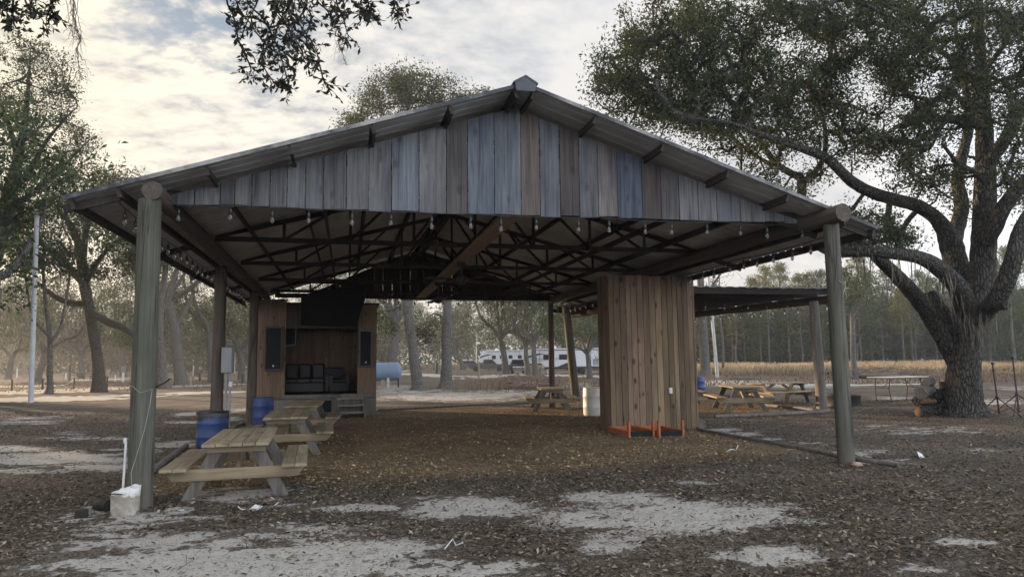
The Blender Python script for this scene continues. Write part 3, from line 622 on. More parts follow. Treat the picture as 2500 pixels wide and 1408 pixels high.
# ------------------------------------------------------------------ bulbs on strings
sock0=None
def bulb(parent,loc):
    global sock0
    if sock0 is None:
        b=MB(); b.lathe([(.004,.0),(.006,-.04),(.017,-.05),(.022,-.07),(.022,-.125),(.016,-.13)],10); sock0=b.build('socket',M['blackplastic'],parent,loc=loc)
        b=MB(); b.lathe([(.013,-.128),(.017,-.14),(.025,-.16),(.026,-.175),(.021,-.195),(.010,-.208),(.002,-.21)],10); b.build('bulb',M['bulb'],sock0); return sock0
    c=dup(sock0,parent,loc=loc); c.scale=(1,1,.9+.2*rnd.random()); return c
def string(label,pts,nb,sag=.03,seed=0,first=.5):
    r=random.Random(seed); s=thing('string_lights',label,'string lights',(0,0,0),group='bulb strings round the shelters')
    pts=[Vector(p) for p in pts]; L=[0]
    for a,c in zip(pts,pts[1:]): L.append(L[-1]+(c-a).length)
    def P(u):
        for i in range(len(pts)-1):
            if u<=L[i+1] or i==len(pts)-2:
                k=(u-L[i])/(L[i+1]-L[i]); q=pts[i].lerp(pts[i+1],k); q.z-=sag*4*k*(1-k); return q
    b=MB(); b.tube([P(L[-1]*i/(nb*4)) for i in range(nb*4+1)],.008,5,False); b.build('cable',M['blackplastic'],s)
    for i in range(nb):
        u=L[-1]*(i+first+.25*(r.random()-.5))/nb; bulb(s,P(u))
    return s
fr=[(at(px,py,GF-.04)) for px,py in ((392,499),(570,499),(700,506),(835,511),(1020,518),(1160,522),(1320,529),(1470,530),(1600,540),(1755,540),(1905,549),(1985,552))]
string('bulb string along the bottom of the front grey gable',fr,18,.012,1)
string('bulb string along the left eave of the pavilion',[(XEL+.55,YF+.15,3.52),(XEL+.5,12.6,3.52),(XEL+.5,15.6,3.52),(XEL+.5,18.7,3.52),(XEL+.5,22.5,3.50)],30,.05,2)
string('bulb string along the right eave of the pavilion',[(XER-.5,YF+.15,3.50),(XER-.42,12.0,3.52),(XER-.42,15.0,3.52),(XER-.42,18.7,3.50),(XER-.5,22.5,3.46)],26,.05,3)
string('bulb string along the bottom of the dark rear gable',[(.9,GB-.12,3.64),(2.6,GB-.12,3.62),(4.5,GB-.12,3.62),(6.6,GB-.12,3.58)],12,.04,4)
string('bulb string along the right beam of the lean-to',[(LX1-.42,LY0+.1,3.28),(LX1-.42,21,3.30),(LX1-.42,24,3.34),(LX1-.42,27.4,3.38)],14,.04,5)
string('bulb string under the front rafters of the lean-to',[(8.3,LY0+1.7,3.38),(10.5,LY0+1.7,3.36),(LX1-.6,LY0+1.7,3.38)],8,.04,6)
# ceiling fans
def fan(label,x,y,z,R,rot,ztop):
    t=thing('ceiling_fan',label,'ceiling fan',(x,y,z),rot)
    b=MB(); b.tube([(0,0,.08),(0,0,ztop-z)],.014,8); b.build('down_rod',M['steel_dark'],t)
    b=MB(); b.lathe([(.03,ztop-z-.10),(.085,ztop-z-.08),(.09,ztop-z-.0)],14); b.build('canopy',M['steel_dark'],t)
    b=MB(); b.lathe([(.03,-.09),(.09,-.07),(.13,-.02),(.13,.05),(.07,.09),(.02,.1)],18); b.build('motor',M['steel_dark'],t)
    for k in range(4):
        a=k*pi/2; d=Vector((cos(a),sin(a),0)); s=Vector((-sin(a),cos(a),.12)).normalized(); b=MB()
        c=[d*.14-s*.05,d*.3-s*.07,d*R-s*.085,d*R+s*.085,d*.3+s*.07,d*.14+s*.05]; up=Vector((0,0,.012))
        b.add(c+[v+up for v in c],[(0,1,2,3,4,5),(11,10,9,8,7,6)]+[(i,(i+1)%6,6+(i+1)%6,6+i) for i in range(6)]); b.build('blade',M['dark_timber'],t)
fan('dark four blade ceiling fan hanging from the plank at mid roof',XC+.02,14.3,3.30,.85,.5,3.68)
fan('dark four blade ceiling fan farther back near the rear gable',XC,18.0,3.22,.98,.15,3.68)
# ground timbers
def timber(label,px,r=.06,sunk=.25):
    pts=[gp(*p) for p in px]; pp=[]
    for a,c in zip(pts,pts[1:]):
        for i in range(6): q=a.lerp(c,i/6); pp.append((q.x,q.y,gz(q.x,q.y)+r*(1-sunk)))
    q=pts[-1]; pp.append((q.x,q.y,q.z+r*(1-sunk))); b=MB(); b.tube(pp,[r*rnd.uniform(.9,1.1) for _ in pp],9,wob=.1)
    tag(b.build('edging_log',M['greywood'],None),label,'log edging',group='edging logs round the mulch')
timber('long grey edging log running past the right front post',[(1703,1050),(1800,1069),(1880,1083),(1990,1104),(2080,1123),(2195,1140)],.038,.35)
timber('grey edging log on the ground behind the near picnic table',[(367,1158),(405,1128),(455,1092)],.05)
timber('grey edging log between the trash barrel and the rear left post',[(556,1055),(575,1044),(597,1036)],.05)
timber('dark edging log along the rear opening of the pavilion',[(922,1003),(1060,995),(1180,989),(1300,983)],.04)
timber('edging log running to the lean-to corner post from the left',[(1745,1020),(1860,1016),(2025,1006)],.055)
timber('short edging log between the right picnic tables',[(1865,991),(1925,997),(1988,1004)],.05)
# ------------------------------------------------------------------ picnic tables
def picnic(label,loc,rzz,scale=(1,1,1),group='picnic tables'):
    t=thing('picnic_table',label,'picnic table',loc,rzz,group); L=2.05; r=rnd
    b=MB()
    for i in range(5):
        k=r.uniform(.85,1.1); b.box((-.30+.15*i,L/2,.665),(.142,L+.02*r.random(),.036),tint=(k,k*.98,k*.95,r.random()))
    b.build('tabletop',M['table'],t)
    for s in (-1,1):
        b=MB()
        for i in range(2):
            k=r.uniform(.8,1.1); b.box((s*(.60+.148*i),L/2,.395),(.142,L+.02*r.random(),.036),tint=(k,k*.98,k*.95,r.random()))
        b.build('bench',M['table'],t)
    for y in (.22,L-.22):
        for s in (-1,1):
            b=MB(); b.bar((s*.20,y,.645),(s*.55,y,-.02),.04,.14,up=(1,0,0),tint=(.8,.8,.8,r.random())); b.build('leg',M['greywood'],t)
        o=-.042 if y<1 else .042
        b=MB(); b.prism([(-.82,.378),(-.70,.245),(.70,.245),(.82,.378)],y+o-.02,y+o+.02,'Y',tint=(1,.98,.95,r.random())); b.build('crossbeam',M['tableX'],t)
        b=MB(); b.bar((-.33,y+o,.605),(.33,y+o,.605),.04,.085); b.build('top_cleat',M['tableX'],t)
    for s in (-1,1):
        b=MB(); b.bar((0,L/2+s*(L/2-.28),.30),(0,L/2+s*.18,.63),.085,.04,up=(1,0,0)); b.build('diagonal_brace',M['tableX'],t)
    t.scale=scale; return t
def ptop(px,py): p=gp(px,py,.68); return Vector((p.x,p.y,gz(p.x,p.y)))
p=ptop(575,1081); picnic('nearest weathered picnic table beside the left front post',(p.x,p.y,p.z-.005),radians(2.5))
p=ptop(697,1018.5); picnic('second picnic table in the left row in front of the plain blue barrel',(p.x,p.y,p.z),radians(1.5))
p=ptop(735,990); picnic('third picnic table in the left row close to the stage steps',(p.x,p.y,p.z),radians(-2))
a=gp(1352,1003); picnic('sunlit picnic table under the pavilion rear near the white barrel',(a.x-.1,a.y-.25,a.z),radians(-12))
a=gp(1808,1005); picnic('sunlit picnic table right of the plank enclosure under the lean-to',(a.x+.1,a.y-.22,a.z),radians(-18)).scale=(1.05,1,1.06)
a=gp(1935,985); t=picnic('grey picnic table turned sideways behind the lean-to post',(a.x-1.1,a.y+.5,a.z),radians(-82)); 
a=gp(1700,985); picnic('picnic table mostly hidden behind the plank enclosure',(a.x-.55,a.y-.1,a.z),radians(-20))
def farpicnic(px,py,rzz,label,tint): 
    a=gp(px,py); t=thing('picnic_table',label,'picnic table',(a.x,a.y,a.z),rzz,'far picnic tables'); m=M['greywood'] if tint else M['dark_timber']
    b=MB(); b.box((0,0,.74),(1.9,.75,.05)); b.build('tabletop',m,t)
    for s in (-1,1): b=MB(); b.box((0,s*.68,.44),(1.9,.27,.04)); b.build('bench',m,t)
    for x in (-.7,.7):
        for s in (-1,1): b=MB(); b.bar((x,s*.2,.72),(x,s*.65,0),.05,.1,up=(1,0,0)); b.build('leg',m,t)
        b=MB(); b.bar((x+.05,-.75,.40),(x+.05,.75,.40),.04,.09); b.build('crossbeam',m,t)
farpicnic(1002,897,.3,'small dark picnic table far beyond the propane tank',0)
farpicnic(176,922,.2,'dark picnic table far at left near the white car',0)
farpicnic(212,927,-.2,'dark picnic table left of the thick leaning oak trunk',0)
farpicnic(505,928,.1,'dark picnic table seen left of the electrical box post',0)
# ------------------------------------------------------------------ barrels
def barrel(label,p,mat,h,r,rz_=0):
    t=thing('plastic_barrel',label,'barrel',p,rz_); b=MB()
    b.lathe([(r*.93,0),(r*.97,.02),(r,.08),(r,h*.28),(r*1.03,h*.30),(r*1.03,h*.33),(r,h*.35),(r,h*.66),(r*1.03,h*.68),(r*1.03,h*.71),(r,h*.73),(r*.99,h*.93),(r*.95,h*.97),(r*.95,h),(r*.90,h),(r*.90,h*.9),(.01,h*.88)],28); b.build('drum',mat,t)
    b=MB(); b.lathe([(r*.93,h*.985),(r*.975,h*.985),(r*.975,h*1.008),(r*.90,h*1.008)],28); b.build('rim',mat,t); return t
p=gp(517,1091); tb=barrel('blue trash barrel with a black bin liner beside the near picnic table',p,M['blue'],.68,.285)
b=MB(); rr=random.Random(2); n=30; prof=[]; vs=[]; rings=[(.24,.62),(.262,.69),(.285,.703),(.302,.69),(.306,.64),(.308,.56)]
for k,(r_,z) in enumerate(rings):
    for j in range(n):
        a=2*pi*j/n; dz=0
        if k>=4: dz=(.07*max(0,sin(a*2+.5))+.05*rr.random())*(-1 if k==5 else -.5)+(.05 if k==5 else 0)
        q=r_*(1+.03*(rr.random()-.5)); vs.append((cos(a)*q,sin(a)*q,z+dz))
b.add(vs,[(i*n+j,i*n+(j+1)%n,(i+1)*n+(j+1)%n,(i+1)*n+j) for i in range(len(rings)-1) for j in range(n)],smooth=True)
b.build('bin_liner',M['blackplastic'],tb)
p=gp(641,1037); barrel('plain blue barrel behind the rear left pavilion post',p,M['blue'],.74,.275)
p=gp(1447,1013); barrel('pale white plastic barrel left of the plank enclosure',p,M['whiteplastic'],.76,.26)
p=gp(1707,957); barrel('blue barrel peeking out behind the plank enclosure right edge',p,M['blue'],.72,.28)
# ------------------------------------------------------------------ upturned game boards
for i,x in enumerate((5.44,6.03)):
    y0=13.13 if i==0 else 13.02
    t=thing('game_board',('left of two','right of two')[i]+' upturned grey boards with orange frame and legs by the plank enclosure','game board',(x,y0,gz(x,y0)+.002),radians(-1.5),'upturned orange game boards')
    W,Ln=.56,1.22
    b=MB(); b.box((W/2,Ln/2,.012),(W,Ln,.02)); b.build('board',M['greyply'],t)
    b=MB()
    for xx in (.02,W-.02): b.box((xx,Ln/2,.068),(.038,Ln-.05,.09))
    b.box((W/2,Ln-.02,.068),(W,.038,.09)); b.build('frame',M['orange'],t)
    b=MB(); b.box((W/2,.012,.060),(W-.11,.03,.105)); b.build('front_rail',M['black'],t)
    for xx in (.025,W-.025): b=MB(); b.box((xx,.03,.155),(.038,.07,.31)); b.build('leg',M['orange'],t)
# ------------------------------------------------------------------ things by the left front post
bp=gp(305,1254); bk=thing('bucket','dirty broken white plastic bucket leaning at the left front post','bucket',bp,.4)
b=MB(); n=32; rr=random.Random(4); vs=[]
hh=[.30-.06*max(0,sin(2*pi*j/n*1.0-1.2))-.03*rr.random() for j in range(n)]
for k in range(7):
    for j in range(n):
        a=2*pi*j/n; u=k/6; z=hh[j]*u; q=.128+.02*z/.3; vs.append((cos(a)*q,sin(a)*q,z))
for k in range(6,-1,-1):
    for j in range(n):
        a=2*pi*j/n; u=k/6; z=max(.008,hh[j]*u); q=.123+.02*z/.3; vs.append((cos(a)*q,sin(a)*q,z))
b.add(vs,[(i*n+j,i*n+(j+1)%n,(i+1)*n+(j+1)%n,(i+1)*n+j) for i in range(13) for j in range(n)],smooth=True); b.build('bucket_body',M['dirtywhite'],bk)
b=MB(); n=24; vs=[]
for k,(r_,z) in enumerate(((.137,.0),(.140,.06),(.143,.14),(.145,.2))):
    for j in range(n): a=pi*.78+2*pi*.62*j/(n-1); vs.append((cos(a)*r_,sin(a)*r_,z+(.03*rr.random()-.05*abs(j/(n-1)-.4) if k==3 else 0)))
b.add(vs,[(i*n+j,i*n+j+1,(i+1)*n+j+1,(i+1)*n+j) for i in range(3) for j in range(n-1)],smooth=True); b.build('mud_crust',M['muddy'],bk)
b=MB(); b.tube([(-.17,-.02,.235),(-.13,-.1,.245),(-.05,-.145,.235)],.006,6); b.build('wire_handle',M['rust'],bk)
p=gp(250,1246); t=thing('metal_can','black open can lying on its side left of the bucket','can',(p.x,p.y,p.z+.062),.9); b=MB()
R=Matrix.Rotation(pi/2,3,'X'); m2=MB(); m2.lathe([(.0,-.09),(.062,-.09),(.062,.09),(.056,.09),(.055,-.07),(.001,-.07)],18); m2.v=[tuple(R@Vector(v)) for v in m2.v]; m2.build('can_body',M['rust'],t)
m2=MB(); m2.lathe([(.060,.082),(.066,.082),(.066,.094),(.056,.094)],18); m2.v=[tuple(R@Vector(v)) for v in m2.v]; m2.build('rim',M['steel_dark'],t)
p=gp(215,1258); t=thing('metal_cup','small dusty cup standing left of the black can','cup',p); b=MB(); b.lathe([(.034,0),(.037,.09),(.041,.094),(.035,.094),(.032,.01),(.001,.008)],14); b.build('cup_body',M['greyply'],t); b=MB(); b.tube([(.036,0,.075),(.06,0,.06),(.058,0,.03),(.036,0,.02)],.005,6); b.build('handle',M['steel_dark'],t)
p=gp(199,1262); t=thing('charred_block','small charred wooden block leftmost of the litter by the bucket','block',(p.x,p.y,p.z),.2); b=MB(); b.box((0,0,.04),(.13,.10,.085),rot=.1,taper=.92); b.build('block',M['rust'],t,bevel=.008)
p=gp(437,1249); t=thing('plastic_disc','grey round plastic disc lying flat in the sand near the post','plastic disc',(p.x,p.y,p.z+.004),0); b=MB(); b.lathe([(.0,.006),(.118,.008),(.125,.022),(.15,.026),(.155,.016),(.156,.0)],28,smooth=False); b.build('lid_disc',M['greyply'],t); b=MB(); b.box((.02,.01,.014),(.06,.03,.012),rot=.3); b.build('centre_tab',M['paper'],t)
p=gp(625,1243); t=thing('paper_scrap','crumpled white paper scrap in front of the near picnic table','paper',(p.x,p.y,p.z),.1)
b=MB(); b.add([(-.09,-.02,0),(-.01,.02,.055),(.07,.0,.03),(.03,-.05,.005),(-.02,.06,.02)],[(0,3,1),(3,2,1),(1,2,4),(0,1,4)]); b.build('sheet',M['paper'],t)
b=MB(); b.tube([(-.19,.0,.05),(-.16,-.01,.02),(-.11,.0,.006)],.006,5); b.tube([(.14,.01,.008),(.2,.02,.03),(.24,.02,.06)],.006,5); b.build('torn_strip',M['paper'],t)
p=gp(2251,1117); t=thing('paper_scrap','white paper cup scrap lying on the ground right of the right front post','paper',(p.x,p.y,p.z),.5)
b=MB(); b.add([(-.09,0,0),(.06,-.02,0),(.1,.03,.05),(-.05,.05,.1),(0,.07,.02)],[(0,1,2,3),(3,2,4)]); b.build('sheet',M['paper'],t)
p=gp(2092,1138); b=MB(); b.blob((p.x,p.y,p.z+.02),(.085,.06,.045),9,5,.25); tag(b.build('stone',M['stone']),'pale rounded stone at the foot of the right front post','stone')
def stick(label,px,r,mat,lift=.01):
    q=[gp(*a) for a in px]; b=MB(); b.tube([(v.x,v.y,v.z+lift+(.03*(i%2))) for i,v in enumerate(q)],[r]*len(q),6); tag(b.build('stick',mat),label,'stick')
stick('pale bent stick on the mulch in front of the plank enclosure',[(1773,1103),(1785,1102),(1797,1100),(1802,1092)],.009,M['offwhite'])
stick('pale forked twig lying on the near sand patch',[(1085,1342),(1105,1326),(1113,1333),(1130,1335)],.006,M['offwhite'])
stick('thin grey twig in the leaves ahead of the right post',[(1500,1142),(1540,1139),(1580,1147)],.008,M['twig'])
p=pL1; t=thing('plastic_pipe','short white pipe strapped to the left side of the left front post','pipe',(p.x-.165,p.y-.06,gz(p.x,p.y))); b=MB(); b.tube([(0,0,.22),(.01,0,.76)],.014,10); b.build('tube',M['offwhite'],t); b=MB(); b.lathe([(.016,.74),(.02,.75),(.02,.79),(.012,.80)],10); b.build('cap',M['offwhite'],t)
b=MB(); a=Vector(pL1)+Vector((.10,-.09,0)); b.tube([(p.x+.128,p.y-.03,1.36),(p.x+.22,p.y-.1,1.40),(p.x+.30,p.y-.16,1.45)],.009,6); b.lathe([(.006,-.006),(.02,-.004),(.02,.006),(.006,.008)],8,(p.x+.30,p.y-.16,1.45)); tag(b.build('bent_spike',M['steel_dark']),'dark bent spike sticking out of the left front post','spike')
def wire(label,base,pts,r=.0035):
    b=MB(); b.tube([Vector(base)+Vector(q) for q in pts],r,5,False); tag(b.build('wire',M['wire']),label,'wire')
wire('loose galvanised wire hanging down the left front post',(p.x,p.y-.14,0),[(-.10,-.0,1.38),(.0,-.03,1.30),(.11,.02,1.34),(.10,.0,1.2),(.06,-.02,.9),(.0,-.035,.65),(-.06,-.03,.42),(-.04,-.05,.25)])
pr=pR1; wire('coiled wire loop hung on the right front post',(pr.x,pr.y-.125,0),[(-.04,0,2.72),(.02,-.02,2.66),(.07,0,2.69),(.09,.04,2.75),(.06,0,2.62),(.02,-.01,2.55),(.0,-.01,2.48),(.04,-.015,2.44),(.07,0,2.5),(.04,-.01,2.57),(.01,-.015,2.55)],.004)
# electrical box on the second left post
p=pL2; t=thing('electrical_box','grey electrical panel box mounted on the second left post','electrical box',(p.x+.21,p.y-.17,0),-.15)
za,zb=at(546,910,p.y-.1).z,at(546,848,p.y-.1).z
b=MB(); b.box((0,0,(za+zb)/2),(.21,.17,zb-za)); b.build('cabinet',M['grey'],t,bevel=.008)
b=MB(); b.box((-.0,-.092,(za+zb)/2),(.19,.012,zb-za-.05)); b.build('door',M['grey'],t)
b=MB(); b.tube([(-.02,0,.05),(-.02,0,za)],.028,10); b.tube([(.06,.02,.05),(.05,.0,za)],.02,10); b.build('conduit',M['grey'],t)
b=MB(); b.box((.08,-.03,za-.22),(.06,.06,.10)); b.build('junction_box',M['offwhite'],t)
# ------------------------------------------------------------------ right of the pavilion
p=gp(2120,1000); q=gp(2262,972); ang=atan2(q.y-p.y,q.x-p.x)
a=gp(2003+120,1001); D=19.6
ft=thing('folding_table','white plastic folding table beside the big oak trunk','folding table',(16.75,18.6,gz(16.7,18.6)),radians(6))
b=MB(); b.box((0,0,.735),(1.78,.74,.032),tint=(.75,.75,.75,.3)); b.build('tabletop',M['whiteplastic'],ft,bevel=.015)
for s in (-1,1):
    b=MB()
    for y in (-.28,.28): b.tube([(s*.62,y,.71),(s*.66,y*.9,.40),(s*.62,y*1.0,.0)],.014,7)
    b.tube([(s*.655,-.26,.42),(s*.655,.26,.42)],.012,6); b.tube([(s*.65,-.27,.2),(s*.65,.27,.2)],.01,6); b.build('leg_frame',M['steel_dark'],ft)
    b=MB(); b.tube([(s*.65,0,.42),(s*.15,0,.70)],.010,6); b.build('brace',M['steel_dark'],ft)
# log pile
lp=gp(2262,1012); t=thing('log_pile','stack of rotten split logs and a stump between folding table and oak','log pile',lp,0)
rr=random.Random(6)
def piece(a,c,r0,mat,cut=True):
    b=MB(); a,c=Vector(a),Vector(c); n=7; b.tube([a.lerp(c,i/n)+Vector((0,0,.02*rr.random())) for i in range(n+1)],[r0*rr.uniform(.8,1.15) for _ in range(n+1)],11,wob=.35,smooth=False); return b.build('log',mat,t)
piece((-.42,-.22,.12),(.35,.1,.16),.13,M['bark_oak']); piece((-.30,.0,.36),(.42,.15,.42),.12,M['bark_oak']); piece((-.28,-.12,.55),(.28,.1,.66),.14,M['greywood']); piece((-.05,-.1,.80),(.30,.05,.86),.11,M['greywood']); piece((.2,-.2,.1),(.62,.25,.14),.16,M['bark_oak']); piece((.25,.05,.42),(.6,.2,.5),.17,M['bark_oak']); piece((.46,-.06,.40),(.58,.0,.82),.09,M['bark_oak']); piece((-.26,-.15,.36),(.1,-.2,.36),.07,M['cutend'])
b=MB(); b.lathe([(.0,0),(.125,.004),(.125,.02),(.0,.024)],14); R=Matrix.Rotation(pi/2,3,'Y'); b.v=[tuple(R@Vector(v)+Vector((-.47,-.24,.12))) for v in b.v]; o=b.build('cut_end',M['cutend'],t)
# fire ring
p=gp(2058,990); t=thing('fire_ring','black steel fire ring standing behind the right front post','fire ring',p); b=MB(); b.lathe([(.50,0),(.50,.30),(.53,.31),(.53,.33),(.48,.33),(.48,.02),(.01,.015)],30); b.build('steel_ring',M['steel_dark'],t); b=MB(); b.blob((0,0,.06),(.42,.42,.08),12,5,.3); b.build('ash_heap',M['greyply'],t)
# tripods
def tripod(label,px,py,h,lean,rot,sc=1.0):
    p=gp(px,py); t=thing('speaker_tripod',label,'tripod stand',p,rot,'black tripod stands'); top=Vector((lean*h,0,h)); hub=Vector((lean*h*.38,0,h*.36)); low=Vector((lean*h*.02,0,.06))
    b=MB(); b.tube([low,top],[.021,.017],8); b.build('pole',M['steel_dark'],t)
    b=MB(); b.lathe([(.02,0),(.035,.01),(.035,.05),(.02,.06)],10,top-Vector((0,0,.03))); b.box(top+Vector((.05,0,.0)),(.09,.02,.02)); b.build('top_clamp',M['blackplastic'],t)
    b=MB(); b.lathe([(.022,-.04),(.04,-.03),(.04,.03),(.022,.04)],10,hub); b.build('hub',M['blackplastic'],t)
    for k in range(3):
        a=k*2*pi/3+.4; f=Vector((cos(a)*.52*sc,sin(a)*.52*sc,.012)); b=MB(); b.tube([hub,f],.014,6); m_=hub.lerp(f,.55); b.tube([low+Vector((0,0,.03)),m_],.009,5); b.build('leg',M['steel_dark'],t)
tripod('black speaker tripod standing right of the big oak trunk',2440,1013,1.28,-.10,.3,1)
tripod('black speaker tripod cut off at the right picture edge',2488,1010,1.40,.05,1.2,1.3)
# ------------------------------------------------------------------ tank
p=gp(950,942); tk=thing('propane_tank','pale blue grey horizontal propane tank behind the stage','propane tank',(0,0,0))
Yt=46.0; c=at(935,907,Yt); R=at(935,884,Yt).z-c.z; R=abs(R)*.98; x1=at(981,905,Yt).x; zt=c.z
b=MB(); prof=[(.02,-.32)]+[(R*sin(i*pi/12),-.32*cos(i*pi/12)) for i in range(1,7)]
L_=4.6; full=prof+[(R,L_)]+[(R*cos(i*pi/12),L_+.32*sin(i*pi/12)) for i in range(1,6)]+[(.02,L_+.32)]
b.lathe(full,30); Rm=Matrix.Rotation(-pi/2,3,'Y'); b.v=[tuple(Rm@Vector(v)+Vector((x1-.32,Yt,zt))) for v in b.v]; b.build('vessel',M['tank'],tk)
for dx in (-.9,-3.6):
    b=MB(); b.box((x1+dx,Yt,(zt-R*.6)/2+.02),(.16,.9,zt-R*.6)); b.build('saddle_leg',M['concrete'],tk)
b=MB(); b.box((x1-.25+.0,Yt-.35,(zt-R*.5)/2+.05),(.1,.1,zt-R*.55)); b.build('prop_post',M['dark_timber'],tk)
b=MB(); b.box((x1-1.25,Yt-.7,.28),(.22,.3,.55)); o=b.build('timber_block',M['tan_timber'],tk)
b=MB(); b.lathe([(.02,0),(.2,.02),(.2,.18),(.02,.24)],14,(x1-2.4,Yt,zt+R-.02)); b.build('valve_dome',M['tank'],tk)
# ------------------------------------------------------------------ poles and stakes
def pole(name,label,cat,base,top,r0,r1,mat,parts=None):
    p=gp(*base); D=float((np.array(p)-CAM)@FW); q=atd(*top,D); t=thing(name,label,cat,(p.x,p.y,p.z)); b=MB(); b.tube([(0,0,-.05),Vector((q.x-p.x,q.y-p.y,q.z-p.z))],[r0,r1],12); b.build('shaft',mat,t)
    return t,q-p
t,v=pole('utility_pole','slim pale metal pole standing alone at the left','pole',(75,982),(90,530),.115,.095,M['concrete']); b=MB(); b.lathe([(.10,-.02),(.115,0),(.115,.05),(.02,.09)],12,v); b.build('cap',M['grey'],t)
t,v=pole('utility_pole','pale concrete pole behind the lean-to at right','pole',(1752,923),(1728,655),.14,.11,M['concrete']); b=MB(); b.lathe([(.11,-.02),(.13,0),(.13,.08),(.02,.1)],12,v); b.build('cap',M['grey'],t)
t,v=pole('utility_pole','thin white flag pole beyond the grey car','pole',(1162,900),(1164,816),.14,.12,M['white']); b=MB(); b.lathe([(.12,-.02),(.15,0),(.15,.12),(.02,.2)],12,v); b.build('cap',M['white'],t)
t,v=pole('utility_pole','thin white pole beside the green utility cart','pole',(573,911),(574,850),.06,.05,M['white']); b=MB(); b.lathe([(.05,-.02),(.07,0),(.07,.06),(.02,.08)],10,v); b.build('cap',M['white'],t)
STK=[(28,954,927,0,'leftmost dark wooden stake at left near the sand track'),(103,951,925,0,'dark wooden stake right of the slim pale pole'),(180,949,923,0,'wooden stake midway between the two left oak trunks'),(261,945,919,0,'wooden stake just right of the thick leaning oak trunk'),(465,941,918,2,'thin tan stake right of the pale twin oaks'),(592,936,914,0,'wooden stake left of the rear left pavilion post'),(1067,911,885,0,'dark stake between the two bare trunks'),(1169,924,884,2,'tan wooden stake in front of the grey pickup'),
 (41,922,900,1,'white marker post at far left'),(161,925,910,1,'white marker post near the far left picnic table'),(232,919,904,1,'white marker post left of the thick leaning trunk'),(281,931,916,1,'short white marker post left of the water pedestal'),(472,918,893,1,'tall white marker post beyond the pale twin oaks'),(1036,896,886,1,'white marker post far right of the propane tank'),(1051,898,886,1,'white marker post left of the bare straight trunk')]
for px,y0,y1,k,lab in STK:
    p=gp(px,y0); D=float((np.array(p)-CAM)@FW); h=(y0-y1)/F_PX*D; w=max(.045,(4.2 if k!=1 else 3.2)/F_PX*D/1.0*.9)
    t=thing('marker_stake',lab,'stake',p,rnd.random(),'stakes and marker posts'); m=(M['dark_timber'],M['white'],M['tan_timber'])[k]
    b=MB(); b.box((0,0,h/2),(w,w,h),taper=.92); b.build('stake_shaft',m,t); b=MB(); b.box((0,0,h+w*.12),(w*1.15,w*1.15,w*.25)); b.build('stake_cap',m,t)
def pedestal(px,y0,y1,w,label,mat):
    p=gp(px,y0); D=float((np.array(p)-CAM)@FW); h=(y0-y1)/F_PX*D; w=w/F_PX*D; t=thing('utility_pedestal',label,'utility pedestal',p,.1,'campsite utility pedestals')
    b=MB(); b.box((0,0,h*.36),(w*.55,w*.5,h*.72)); b.build('pedestal_post',mat,t); b=MB(); b.box((0,-.02,h*.8),(w,w*.7,h*.4)); b.build('meter_box',M['grey'],t)
pedestal(300,932,893,9,'tall pale utility pedestal right of the thick leaning trunk',M['white']); pedestal(264,921,901,8,'grey utility pedestal hugging the thick leaning trunk',M['grey']); pedestal(1337,912,884,6,'white utility pedestal in front of the white trailer',M['white'])
# overhead cable
a=atd(900,842,120); c=atd(1160,812,120); b=MB(); b.tube([a.lerp(c,i/8)-Vector((0,0,.5*sin(pi*i/8))) for i in range(9)],.03,5,False); b.tube([a,(a.x,a.y,0)],.08,6); tag(b.build('overhead_cable',M['grey']),'thin pale overhead cable strung across the far wood','cable')
